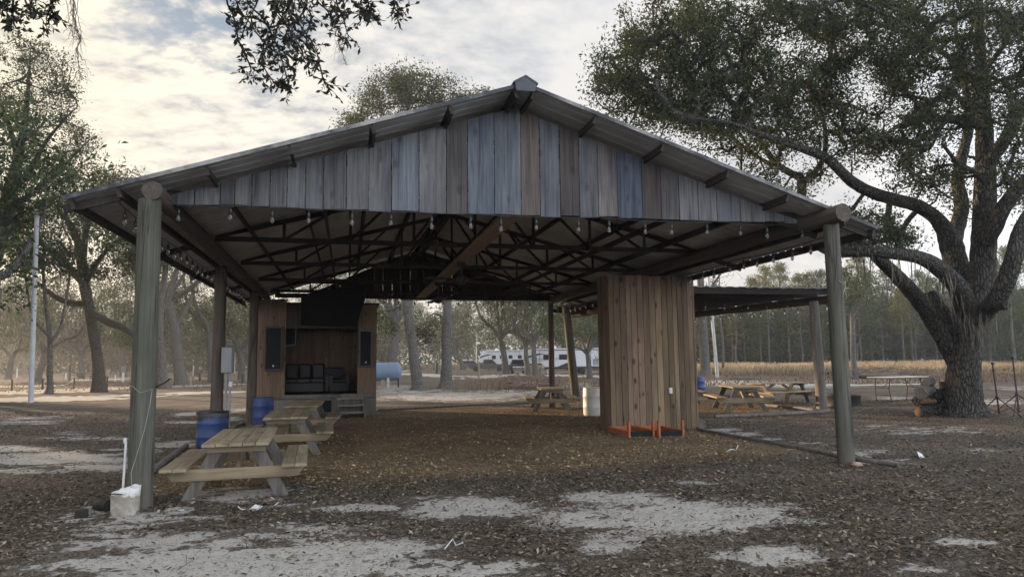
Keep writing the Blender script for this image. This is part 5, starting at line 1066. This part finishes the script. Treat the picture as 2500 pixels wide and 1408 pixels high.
for i,(pr,px,s,D) in enumerate([(BA,1765,.95,70),(BC,1690,.85,74),(BB,1800,.8,90),(BB,1745,.7,86),(BB,1960,.9,97),(BB,2095,.8,96),(BB,2160,.75,94),(BB,2240,.8,95),(BC,1880,.7,99),(BB,1710,.8,96),(BA,1020,.9,160),(BC,1060,.8,150),(BA,1095,1.0,165),(BB,1140,1.1,170),(BC,1180,1.0,160),(BA,1330,.9,120),(BB,1420,1.0,118),(BA,1450,.9,110),(BB,975,1.0,140),(BA,700,1.0,110),(BA,170,.8,80),(BB,440,.9,90),(BC,120,.9,100)]): place(pr,px,905,i*1.3,s,'leafless grey brown tree in the wood edge','bare tree',gb,D=D)
# far wood: one mass
def farwood(label,px0,px1,D0,D1,n,hgt,tones,seed,L=.7):
    r=np.random.default_rng(seed); D=D0+(D1-D0)*r.random(n); lat=(px0+(px1-px0)*r.random(n)-1250)/F_PX*D; X=lat*cos(PSI)+D*sin(PSI); Y=D*cos(PSI)-lat*sin(PSI); nz=vnoise(X+500,Y+500,.10,seed)*.6+vnoise(X+500,Y+500,.3,seed+1)*.4
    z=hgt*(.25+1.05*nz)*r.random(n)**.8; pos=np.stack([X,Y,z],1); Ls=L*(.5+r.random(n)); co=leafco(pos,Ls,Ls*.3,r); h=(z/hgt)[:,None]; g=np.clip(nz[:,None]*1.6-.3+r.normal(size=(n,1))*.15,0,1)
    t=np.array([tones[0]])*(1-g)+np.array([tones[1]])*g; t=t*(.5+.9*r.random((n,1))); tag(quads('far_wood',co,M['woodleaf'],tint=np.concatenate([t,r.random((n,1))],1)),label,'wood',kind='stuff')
farwood('dim brown and green undergrowth of the wood behind the right field',1500,2900,104,150,110000,13,((1.05,.88,.7),(.6,.92,.45)),41)
farwood('dim grey green undergrowth of the campground wood at left',-500,950,150,280,75000,14,((1.1,.95,.75),(.6,.75,.5)),42,1.1)
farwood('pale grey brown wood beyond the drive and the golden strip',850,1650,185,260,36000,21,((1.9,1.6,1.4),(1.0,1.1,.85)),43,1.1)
# ---- hero trees traced as limbs in depth
def px_limbs(spec,D):
    out=[]
    for l in spec:
        pts=[np.array(atd(a,b,D+(c if True else 0))) for a,b,c,_ in l]; rad=[w/2/F_PX*(D+c) for _,_,c,w in l]; out.append(smooth(pts,rad,4))
    return out
def px_targets(cl,D,depth,seed):
    r=np.random.default_rng(seed); out=[]
    for cx,cy,rx,ry,n in cl:
        k=0
        while k<n:
            u,v=r.uniform(-1,1,2)
            if u*u+v*v>1: continue
            s=sqrt(max(0,1-u*u-v*v)); out.append(np.array(atd(cx+u*rx,cy+v*ry,D+depth*(.25+.75*s)*r.uniform(-1,1)))); k+=1
    return np.array(out)
def hero(label,spec,cl,D,depth,seed,per,sig,L,W,bark,tw=.012,tone=(1,1,1),leaf='leaf_oak',moss=None,n=14,cat='oak',nm='oak_tree',up=.12):
    limbs=px_limbs(spec,D); tg=px_targets(cl,D,depth,seed); br,sg=grow(limbs,tg,seed,tw=tw,up=up); p=limbs[0][0][0]
    t=thing(nm,label,cat,(0,0,0)); tubes('trunk',limbs+br,M[bark],t,n,4); co,ti=leaf_cluster(sg,per,sig,L,W,seed,tone=tone); quads('crown',co,M[leaf],t,ti)
    if moss: co,ti=mossco([np.array(atd(a,b,D+c)) for a,b,c in moss[0]],moss[1],moss[2],seed,.012); tag(quads('moss',co,M['moss'],t,ti),kind='stuff')
    return t
b0=gp(2355,1006); DO=float((np.array(b0)-CAM)@FW)
SP=[[(2356,1012,0,122),(2355,994,0,96),(2353,960,0,80),(2352,900,0,72),(2359,850,0,68),(2366,800,0,65),(2374,750,0,62),(2392,690,0,60),(2400,640,0,58),(2403,560,.1,54),(2405,480,.3,50),(2405,400,.5,44),(2402,300,.8,36),(2396,200,1.0,30),(2392,90,1.2,22),(2385,-60,1.3,12)],
 [(2350,930,0,40),(2324,868,.2,39),(2294,812,.1,38),(2257,752,-.1,37),(2215,700,-.4,36),(2178,662,-.7,33),(2143,630,-1,28),(2110,596,-1.3,20),(2080,560,-1.5,10)],
 [(2335,860,.6,44),(2318,800,.8,40),(2300,765,1.0,36),(2280,735,1.1,34),(2268,716,1.2,30)],
 [(2368,790,.2,60),(2352,720,.5,56),(2336,650,.8,54),(2322,600,1.0,52),(2305,560,1.0,40),(2280,528,.9,33),(2240,503,.7,31),(2195,490,.4,30),(2150,478,.0,29),(2110,462,-.4,27),(2075,440,-.8,26),(2045,410,-1.2,25),(2015,385,-1.5,22),(1965,365,-1.8,20),(1905,345,-2,17),(1850,325,-2.2,13),(1780,300,-2.4,9),(1700,290,-2.6,5)],
 [(2322,605,1.0,44),(2335,560,1.3,36),(2348,500,1.6,32),(2338,440,1.8,28),(2352,370,2.1,24),(2368,290,2.4,20),(2350,180,2.6,14),(2330,60,2.8,8)],
 [(2368,770,-.5,46),(2345,710,-1.0,44),(2310,670,-1.5,40),(2270,640,-1.9,35),(2225,624,-2.2,31),(2170,617,-2.4,29),(2110,614,-2.3,28),(2050,614,-2,27),(2005,603,-1.6,24),(1968,560,-1,22),(1957,500,-.5,21),(1957,440,0,22),(1935,425,.2,17),(1895,400,.4,15),(1860,350,.6,12),(1835,300,.8,8)],
 [(1957,445,0,18),(1985,425,.4,15),(2010,385,.7,13),(2016,330,1.0,11),(2000,250,1.3,8)],
 [(1898,402,.4,12),(1870,395,.3,10),(1830,370,.2,9),(1780,330,0,7),(1730,300,-.2,5)],
 [(2385,780,-.5,44),(2425,740,-.9,42),(2455,690,-1.2,42),(2475,630,-1.3,40),(2490,575,-1.2,38),(2510,530,-1,34),(2560,470,-.6,26),(2600,380,-.2,18)],
 [(2408,590,-.2,40),(2432,545,-.5,36),(2455,500,-.7,34),(2490,455,-.9,32),(2540,400,-1,26),(2580,300,-1,18)],
 [(2405,400,.4,30),(2430,375,.2,30),(2460,330,0,30),(2490,270,-.1,28),(2530,200,-.2,22),(2560,60,-.2,14)],
 [(2403,310,.6,18),(2360,300,.2,18),(2310,293,-.3,16),(2250,292,-.8,14),(2190,310,-1.2,11),(2150,340,-1.5,8)],
 [(2310,294,-.3,12),(2280,330,-.6,11),(2250,360,-.9,9),(2200,380,-1.2,6)],
 [(2404,450,.3,16),(2380,420,-.3,14),(2340,400,-1.0,10),(2300,350,-1.5,7)],
 [(2402,230,.9,16),(2340,160,.4,14),(2270,110,-.2,12),(2180,70,-.6,9),(2080,50,-1,6)],
 [(2400,180,1,14),(2450,110,.6,12),(2490,40,.2,9)],
 [(2400,760,-.6,26),(2430,748,-1.4,24),(2458,745,-1.9,18)]]
CR=[(1640,70,150,80,50),(1560,160,110,80,48),(1530,230,80,50,26),(1640,210,130,90,55),(1750,110,140,110,70),(1800,40,150,70,55),(1720,260,110,70,45),(1620,290,110,45,30),(1840,220,130,90,70),(1950,120,150,110,85),(2020,30,150,70,55),(1960,280,120,70,50),(2100,200,130,90,70),(2150,80,140,90,65),(2250,170,110,90,60),(2300,50,120,70,50),(2190,320,100,60,40),(2090,350,70,45,22),(2290,290,80,50,28),(1770,340,90,45,26),(1880,350,60,35,16),(2430,120,90,90,55),(2470,30,80,60,30),(2440,250,60,60,26),(2500,330,50,80,26),(2230,420,70,45,24),(2310,430,50,50,16),(2130,560,70,40,28),(2090,590,60,30,18),(2190,590,60,30,16),(2060,560,50,40,20),(2440,430,50,40,12),(2360,220,60,50,22),(2490,470,30,40,8),(1990,440,50,30,8),(1500,190,50,20,8),(1570,90,50,40,16),(2560,200,60,120,30),(2560,60,70,80,24),(2350,500,30,40,5),(1900,470,60,30,10),(1850,420,60,30,10)]
big=hero('huge spreading live oak with many thick limbs at the right','',[],1,1,1,1,1,1,1,'bark_oak') if False else None
big=hero('huge spreading live oak with many thick limbs at the right',SP,CR,DO,3.0,101,94,.20,.085,.40,'bark_oak',tw=.0165,moss=([(2385,800,-1.0),(2400,770,-1),(2420,800,-1.2),(2360,760,-.8),(2300,670,-1.6),(2210,630,-2.3),(2120,620,-2.3),(2330,690,-1)],170,.6))
# far left tall oak, trunk just outside the frame
DB=35.0
hero('tall airy oak reaching in at the upper left edge',[[(-130,1010,0,70),(-90,850,0,56),(-45,700,0,50),(0,560,0,40),(25,470,.2,30),(45,380,.4,21),(62,290,.6,13),(70,200,.7,7),(75,120,.8,2)],[(25,470,.2,17),(70,420,-.3,13),(110,350,-.6,9),(150,300,-.8,5),(190,260,-1,2)],[(10,520,.2,15),(80,470,.6,12),(140,420,.9,8),(190,370,1.2,5),(220,340,1.4,2)],[(45,390,.4,14),(20,300,1,10),(-10,220,1.4,6),(-30,140,1.6,2)],[(0,560,0,14),(60,520,-.8,11),(120,490,-1.3,7),(180,470,-1.6,2)]],
 [(40,130,90,50,26),(110,180,80,60,36),(60,240,110,60,44),(160,250,40,50,14),(20,330,90,70,40),(120,340,90,60,40),(190,350,50,50,18),(80,430,110,50,40),(180,440,70,40,24),(0,450,70,60,26),(-60,250,90,120,44),(-60,420,80,90,30),(60,520,90,40,24),(150,520,70,35,18)],DB,2.6,202,64,.30,.125,.4,'bark_oak',tw=.014)
b1=gp(238,957); DA=float((np.array(b1)-CAM)@FW)
hero('thick leaning oak with forked limbs near the left sand tracks',[[(242,962,0,46),(241,935,0,32),(238,880,0,25),(230,830,0,24),(220,770,0,24),(210,715,0,25),(204,680,0,23),(200,640,0,24),(190,590,.3,18),(170,545,.6,14),(140,510,.8,8)],[(205,690,0,20),(180,665,-.4,18),(150,635,-.8,17),(115,605,-1.2,14),(80,580,-1.5,9),(30,560,-1.8,5)],[(201,640,0,17),(206,600,.4,15),(212,560,.8,12),(235,500,1.2,8),(250,450,1.4,4)],[(207,740,0,16),(175,740,.6,15),(135,725,1.2,12),(90,690,1.6,8),(40,670,2,5)],[(215,760,0,18),(262,785,-.6,18),(300,800,-1.2,16),(340,830,-1.6,10)],[(204,700,0,14),(232,650,-.5,12),(270,600,-1,9),(320,570,-1.3,5)]],
 [(100,560,130,50,46),(30,600,90,60,34),(190,500,90,40,30),(270,560,80,50,36),(330,590,50,50,22),(270,640,70,40,26),(250,430,50,35,14),(300,440,40,30,10),(20,520,70,50,22),(370,620,60,50,20),(330,640,60,40,16)],DA,3.5,303,90,.42,.165,.42,'bark_oak',tw=.013)
b1=gp(120,962); D=float((np.array(b1)-CAM)@FW)
hero('slim oak with a swollen foot between the pale pole and the thick oak',[[(118,965,0,26),(122,945,0,15),(121,900,0,13),(122,850,.2,12),(118,790,.4,10),(110,730,.6,9),(104,640,.8,6)],[(121,840,0,8),(150,790,.4,7),(172,660,.8,5)],[(120,820,0,8),(80,770,-.4,6),(60,660,-.8,4)]],[(105,620,70,35,26),(60,640,50,30,16),(170,640,50,30,16)],D,2.4,404,62,.4,.2,.42,'bark_far')
for (sp,cl,px,py,lab,sd) in [
 ([[(400,948,0,36),(396,920,0,26),(392,860,0,22),(388,800,0,20),(392,740,0,18),(400,690,.4,14),(410,620,.8,7)],[(390,790,0,13),(370,720,-.4,11),(360,640,-.8,7)],[(389,770,0,12),(430,700,.5,9),(470,640,1,6)]],[(400,590,90,45,40),(460,600,70,35,26),(360,610,50,35,20)],400,948,'left of the two pale oaks behind the left front post',505),
 ([[(443,940,0,40),(440,915,0,28),(432,860,0,25),(425,800,0,23),(414,750,0,22),(415,715,0,20),(425,680,.4,14),(440,630,.8,8)],[(416,730,0,16),(455,710,-.4,13),(490,680,-.8,10),(530,640,-1,6)],[(424,800,0,14),(450,760,.4,12),(470,720,.6,7)]],[(450,585,90,40,40),(520,590,60,40,26),(480,610,60,30,20),(420,560,70,30,18)],443,940,'right of the two pale oaks behind the left front post',606)]:
    b1=gp(px,py); D=float((np.array(b1)-CAM)@FW); hero(lab,sp,cl,D,3,sd,90,.42,.165,.42,'bark_far',tw=.013)
b1=gp(1022,951); D1=float((np.array(b1)-CAM)@FW)
hero('bare leaning trunk behind the rear opening with its crown above the roof',[[(1022,955,0,44),(1018,930,0,28),(1012,880,0,25),(1006,830,0,24),(998,780,0,23),(990,730,0,22),(975,640,0,20),(965,540,0,18),(965,440,.2,16),(985,330,.4,12),(1000,240,.6,7)],[(966,480,0,12),(930,380,.4,10),(900,320,.8,6)],[(965,430,0,12),(1030,340,-.4,9),(1060,260,-.8,5)],[(990,735,0,8),(960,755,.6,6),(925,760,1,4)]],
 [(960,240,60,70,44),(1030,215,60,40,34),(1080,230,35,40,18),(900,260,30,40,12),(850,300,40,20,14),(960,330,110,50,40),(1060,300,60,40,24),(960,200,40,30,10),(930,790,45,35,14)],D1,2.2,707,95,.36,.15,.42,'bark_far',tw=.012)
b1=gp(1090,948); D2=float((np.array(b1)-CAM)@FW)
hero('bare straight trunk standing right of the leaning one behind the opening',[[(1088,955,0,54),(1089,930,0,30),(1090,880,0,24),(1090,820,0,23),(1092,760,0,22),(1093,660,0,20),(1095,540,0,17),(1100,420,.2,14),(1120,320,.4,10),(1140,250,.6,6)],[(1098,450,0,10),(1160,350,-.5,7),(1190,280,-.8,4)],[(1091,780,0,7),(1060,765,-.4,5),(1035,790,-.8,3)]],[(1150,245,45,25,18),(1120,290,60,40,24),(1180,290,50,30,16),(1050,800,30,40,10)],D2,2,808,95,.36,.15,.42,'bark_far',tw=.012)
b1=gp(1722,917); D3=float((np.array(b1)-CAM)@FW)
hero('grey trunk with hanging moss between the enclosure and the concrete pole',[[(1722,921,0,46),(1722,905,0,26),(1721,860,0,20),(1717,800,0,18),(1713,740,0,17),(1710,670,.2,15),(1712,600,.4,12),(1718,520,.6,8)],[(1713,740,0,9),(1738,700,-.3,7),(1765,660,-.6,4)],[(1711,690,0,9),(1690,650,.4,7)]],[(1700,560,80,50,30),(1740,690,30,30,5)],D3,2.5,909,40,.4,.2,.42,'bark_far',moss=([(1690,790,0),(1720,770,0),(1700,800,.3)],120,1.6))
b1=gp(2082,925); D4=float((np.array(b1)-CAM)@FW)
hero('slim grey trunk right of the right front post in the field',[[(2086,925,0,20),(2084,890,0,14),(2082,830,0,12),(2080,760,.2,10),(2076,690,.4,6)],[(2081,780,0,6),(2110,730,-.4,4)]],[(2090,690,60,50,22),(2060,730,40,40,12)],D4,2.4,910,50,.42,.22,.42,'bark_far')
# ---- oak overhead whose tips hang into the top of the picture
ov=thing('overhanging_oak','near oak at the upper left whose leafy tips hang into the sky','oak',(0,0,0))
limbs=[smooth([(-6.2,3.4,-.1),(-6.1,3.4,2.2),(-5.8,3.5,4.4),(-5.0,3.8,5.4)],[.5,.38,.34,.28],4),smooth([(-5.3,3.7,5.0),(-3.2,4.4,5.9),(-1.2,5.0,6.0),(.8,5.6,5.6),(1.8,5.7,5.15)],[.2,.15,.11,.06,.03],5),smooth([(-5.6,3.6,4.6),(-4.0,5.2,5.7),(-2.8,6.6,6.2),(-2.2,7.6,6.3)],[.16,.11,.06,.03],5),smooth([(-5.8,3.5,4.4),(-7.4,4.4,6.2),(-8.6,5.2,8.0)],[.22,.14,.06],5),smooth([(-5.2,3.7,5.2),(-5.4,2.0,7.2),(-5.0,.5,8.4)],[.2,.12,.05],5)]
SPR=[[(552,-30),(570,40),(583,100),(612,165),(606,182)],[(600,-30),(645,50),(680,120),(700,190),(706,216)],[(690,-30),(726,50),(768,115),(785,180),(800,210)],[(770,-30),(800,28),(812,60)],[(700,-40),(655,80),(640,150),(672,205),(690,217)],[(850,-30),(880,18),(912,52)],[(958,-30),(968,8),(985,30)],[(640,-30),(605,50),(588,96)],[(735,-30),(760,40),(748,95),(770,160)],[(820,-30),(838,45),(852,96)],[(665,-30),(700,60),(735,120),(742,150)],[(575,-30),(620,70),(650,110),(655,150)],[(880,-30),(900,10),(880,35)],[(720,-30),(690,40),(665,110),(700,150)],[(760,-30),(740,30),(710,80),(725,130)],[(5,-30),(12,10),(18,38)],[(60,-30),(82,18),(106,52)],[(130,-30),(122,20),(112,48)],[(35,-20),(30,30),(38,70)]]
r=np.random.default_rng(77); tw=[]; lp=[]; ld=[]
def nearest_limb(p):
    best=None
    for pts,rad in limbs[1:3]:
        for q in pts:
            d=np.linalg.norm(q-p)
            if best is None or d<best[0]: best=(d,q)
    return best[1]
for k,s in enumerate(SPR):
    D=5.3+.5*r.normal()*.6 if s[0][0]>300 else 5.0; pts=[np.array(atd(a,b,D+.12*r.normal())) for a,b in s]; q=nearest_limb(pts[0]); pts=[q,(q*.5+pts[0]*.5)+np.array([0,0,.1])]+pts
    P_,R_=smooth(pts,[.014,.011,.008]+[.006]*(len(pts)-4)+[.003],5); tw.append((P_,R_)); vis=P_[8:]
    for i in range(len(vis)-1):
        for _ in range(2):
            if r.random()<.78:
                base=vis[i]+(vis[i+1]-vis[i])*r.random(); d=(vis[i+1]-vis[i]); d=d/np.linalg.norm(d)+r.normal(size=3)*.7; d/=np.linalg.norm(d); ln=.05+.10*r.random(); e=base+d*ln; tw.append(([base,base+d*ln*.5+r.normal(size=3)*.006,e],[.003,.0025,.0015]))
                for j in range(int(r.integers(4,9))): lp.append(base+(e-base)*r.uniform(.25,1.05)); ld.append(d*.8+r.normal(size=3)*.75)
tubes('trunk',limbs+tw,M['bark_oak'],ov,12,4)
far=ellip([((-5,2,8.2),(3,3,1.6)),((-8,5,8),(2.4,2.4,1.6)),((-3,3,7.6),(2.6,2,1.1))],150,5); br,sg=grow(limbs,far,9,tw=.008); tubes('branches',br,M['bark_oak'],ov,6,3)
lp=np.array(lp); ld=np.array(ld); Ls=.036+.032*r.random(len(lp)); c0=leafco(lp,Ls,Ls*.40,r,ld,.08); t0_=np.concatenate([np.repeat(.6+.7*r.random((len(lp),1)),3,1),r.random((len(lp),1))],1)
c1,t1=leaf_cluster(sg,60,.3,.09,.38,6); quads('crown',np.concatenate([c0,c1]),M['leaf_near'],ov,np.concatenate([t0_,t1]))
def strand(px,D,n,seed,wd=.016,hair=5):
    g=np.random.default_rng(seed); P_=[np.array(atd(a,b,D)) for a,b in px]; P_,_=smooth(P_,[1]*len(P_),6); out=[]
    for k in range(n):
        off=g.normal(size=3)*np.array([wd,wd,.0]); e=int(len(P_)*g.uniform(.45,1.0)); q=[p+off*(1-.5*i/len(P_))+g.normal(size=3)*.005 for i,p in enumerate(P_[:max(3,e)])]; out.append((q,[.0022]*len(q)))
        for h in range(hair):
            i=int(g.integers(0,len(q))); d=g.normal(size=3); d[2]-=.7; d/=np.linalg.norm(d); ln=g.uniform(.03,.12); out.append(([q[i],q[i]+d*ln*.5,q[i]+d*ln+np.array([0,0,-.02])],[.0012,.001,.0006]))
    return out
ms=strand([(172,-40),(177,30),(183,70),(192,95),(184,120),(190,165),(196,200)],4.6,9,1,.014,9)+strand([(822,95),(832,125),(846,165)],5.1,5,2,.01,6)+strand([(905,10),(900,30),(905,55)],5.2,4,3,.01,5)+strand([(190,120),(205,150),(222,165)],4.6,2,5,.004,2)
b=MB(); 
for q,w in ms: b.tube([tuple(x) for x in q],w,3,False)
tag(b.build('moss',M['twig'],ov),kind='stuff')
# ------------------------------------------------------------------ sky, sun, camera
SUN_AZ,SUN_EL=radians(-40.5),radians(8.5)       # measured from +Y towards +X
W=bpy.data.worlds.new('World'); S.world=W; W.use_nodes=True; nt=W.node_tree; nt.nodes.clear()
def wn(ty,ins=None,**kw):
    x=nt.nodes.new(ty)
    for k,v in kw.items(): setattr(x,k,v)
    for k,v in (ins or {}).items():
        if isinstance(v,bpy.types.NodeSocket): nt.links.new(v,x.inputs[k])
        else: x.inputs[k].default_value=v
    return x
def wm(op,a,b=0.0,c=0.0,clamp=False): return wn('ShaderNodeMath',{0:a,1:b,2:c},operation=op,use_clamp=clamp).outputs[0]
def wr(f,st):
    r=wn('ShaderNodeValToRGB',{'Fac':f}); cr=r.color_ramp
    while len(cr.elements)<len(st): cr.elements.new(.5)
    for e,(p,c) in zip(cr.elements,st): e.position=p; e.color=(*c,1)
    return r.outputs[0]
def wmix(f,a,b,bt='MIX'):
    x=wn('ShaderNodeMix',data_type='RGBA',blend_type=bt)
    for i,v in ((0,f),(6,a),(7,b)):
        if isinstance(v,bpy.types.NodeSocket): nt.links.new(v,x.inputs[i])
        else: x.inputs[i].default_value=v if i==0 else (*v,1)
    return x.outputs[2]
sky=wn('ShaderNodeTexSky',sky_type='NISHITA'); sky.sun_disc=False; sky.sun_elevation=SUN_EL; sky.sun_rotation=SUN_AZ; sky.altitude=50; sky.air_density=1.0; sky.dust_density=1.5
tc=wn('ShaderNodeTexCoord').outputs['Generated']; sp=wn('ShaderNodeSeparateXYZ',{0:tc})
zz=wm('MAXIMUM',sp.outputs[2],.0); dn=wm('ADD',zz,.42)
pv=wn('ShaderNodeCombineXYZ',{0:wm('DIVIDE',sp.outputs[0],dn),1:wm('DIVIDE',sp.outputs[1],dn),2:0.0}).outputs[0]
sunv=Vector((sin(SUN_AZ)*cos(SUN_EL),cos(SUN_AZ)*cos(SUN_EL),sin(SUN_EL)))
dot=wn('ShaderNodeVectorMath',{0:tc,1:sunv},operation='DOT_PRODUCT').outputs['Value']
def mp(rot,sc,loc=(0,0,0)): return wn('ShaderNodeMapping',{'Vector':pv,'Rotation':(0,0,rot),'Scale':sc,'Location':loc}).outputs[0]
def ns(v,s,d,r,di=0): return wn('ShaderNodeTexNoise',{'Vector':v,'Scale':s,'Detail':d,'Roughness':r,'Distortion':di}).outputs['Fac']
big=ns(mp(.5,(1,1,1),(1.7,.4,0)),.55,4,.5)
wq=wn('ShaderNodeVectorMath',{0:mp(.55,(1.0,1.75,1)),1:wn('ShaderNodeVectorMath',{0:wn('ShaderNodeTexNoise',{'Vector':pv,'Scale':2.0,'Detail':3.0}).outputs['Color'],1:(.35,.35,0)},operation='MULTIPLY').outputs[0]},operation='ADD').outputs[0]
rip=ns(wq,11.0,5,.56,.15); fine=ns(mp(.4,(1,1.5,1)),27.0,4,.6,.2)
cell=wm('ADD',wm('MULTIPLY',rip,.68),wm('MULTIPLY',fine,.32))
soft=ns(mp(.9,(1,1.5,1),(3,1,0)),2.4,6,.56,.3)
side=wm('MULTIPLY_ADD',dot,.5,.5)                          # 1 towards the sun
glow=wm('POWER',wm('MAXIMUM',dot,0.0),5.0); glow2=wm('POWER',wm('MAXIMUM',dot,0.0),28.0)
tex=wmix(wm('MULTIPLY_ADD',wr(dot,[(.45,(0,0,0)),(.85,(1,1,1))]),.75,.22,clamp=True),soft,cell)
warm=wmix(glow,(7.1,7.15,7.25),(10.0,8.9,6.9))
lum=wr(tex,[(.36,(.56,.60,.66)),(.47,(.86,.88,.91)),(.56,(1.08,1.06,1.03))])
cloud=wmix(1.0,warm,lum,'MULTIPLY')
horz=wm('POWER',wm('SUBTRACT',1.0,zz,clamp=True),9.0)
cloud=wmix(wm('MULTIPLY',horz,.7),cloud,(9.0,8.1,6.9))
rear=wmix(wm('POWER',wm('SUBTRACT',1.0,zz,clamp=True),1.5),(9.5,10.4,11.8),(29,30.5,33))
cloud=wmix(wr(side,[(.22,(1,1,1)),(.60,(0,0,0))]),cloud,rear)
cloud=wmix(glow2,cloud,(13.5,11.6,8.0))
gap=wm('ADD',wm('ADD',wm('MULTIPLY',cell,.75),wm('MULTIPLY',big,.5)),wm('MULTIPLY',horz,.25))
v0=Vector(ray(500,-60)).normalized(); hole=wr(wn('ShaderNodeVectorMath',{0:tc,1:v0},operation='DOT_PRODUCT').outputs['Value'],[(.985,(0,0,0)),(.9995,(.16,.16,.16))])
gap=wm('SUBTRACT',gap,hole)
cov=wr(gap,[(.42,(0,0,0)),(.56,(1,1,1))])
blue=wmix(.35,sky.outputs[0],(3.2,4.4,6.2))
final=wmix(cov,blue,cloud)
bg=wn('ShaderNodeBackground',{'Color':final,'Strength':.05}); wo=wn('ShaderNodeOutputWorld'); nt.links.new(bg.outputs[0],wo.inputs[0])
sl=bpy.data.lights.new('sun','SUN'); sl.energy=5.0; sl.angle=radians(.6); sl.color=(1.0,.72,.46); so=bpy.data.objects.new('sun',sl); COL.objects.link(so); so.rotation_euler=Vector(sunv).to_track_quat('Z','Y').to_euler()
cd=bpy.data.cameras.new('camera'); cd.sensor_width=36; cd.lens=36*F_PX/2500; cd.clip_end=4000; cd.clip_start=.05; co_=bpy.data.objects.new('camera',cd); COL.objects.link(co_)
m=Matrix(((RT[0],UP[0],-FW[0],0),(RT[1],UP[1],-FW[1],0),(RT[2],UP[2],-FW[2],EYE),(0,0,0,1))); co_.matrix_world=m; S.camera=co_
S.view_settings.view_transform='Standard'; S.view_settings.look='None'; S.view_settings.exposure=1.2; S.view_settings.gamma=1.0
S.cycles.max_bounces=6; S.cycles.diffuse_bounces=3; S.cycles.transparent_max_bounces=8; S.cycles.caustics_reflective=False; S.cycles.caustics_refractive=False; S.cycles.sample_clamp_indirect=6
try: S.cycles.use_denoising=True
except Exception: pass

x0,x1,y0,y1=-333,425,-43,436
hb=MB(); hb.box(((x0+x1)/2,(y0+y1)/2,12.4),(x1-x0+260,y1-y0+260,27.2)); 
hm=NT('haze_air'); hm.t.links.new(hm.n('ShaderNodeVolumePrincipled',{'Color':(.88,.92,1.0,1),'Density':.0008,'Anisotropy':.5}).outputs[0],hm.out.inputs[1])
ho=hb.build('haze',hm.m); tag(ho,'thin pale evening haze filling the whole campground','haze',kind='stuff')
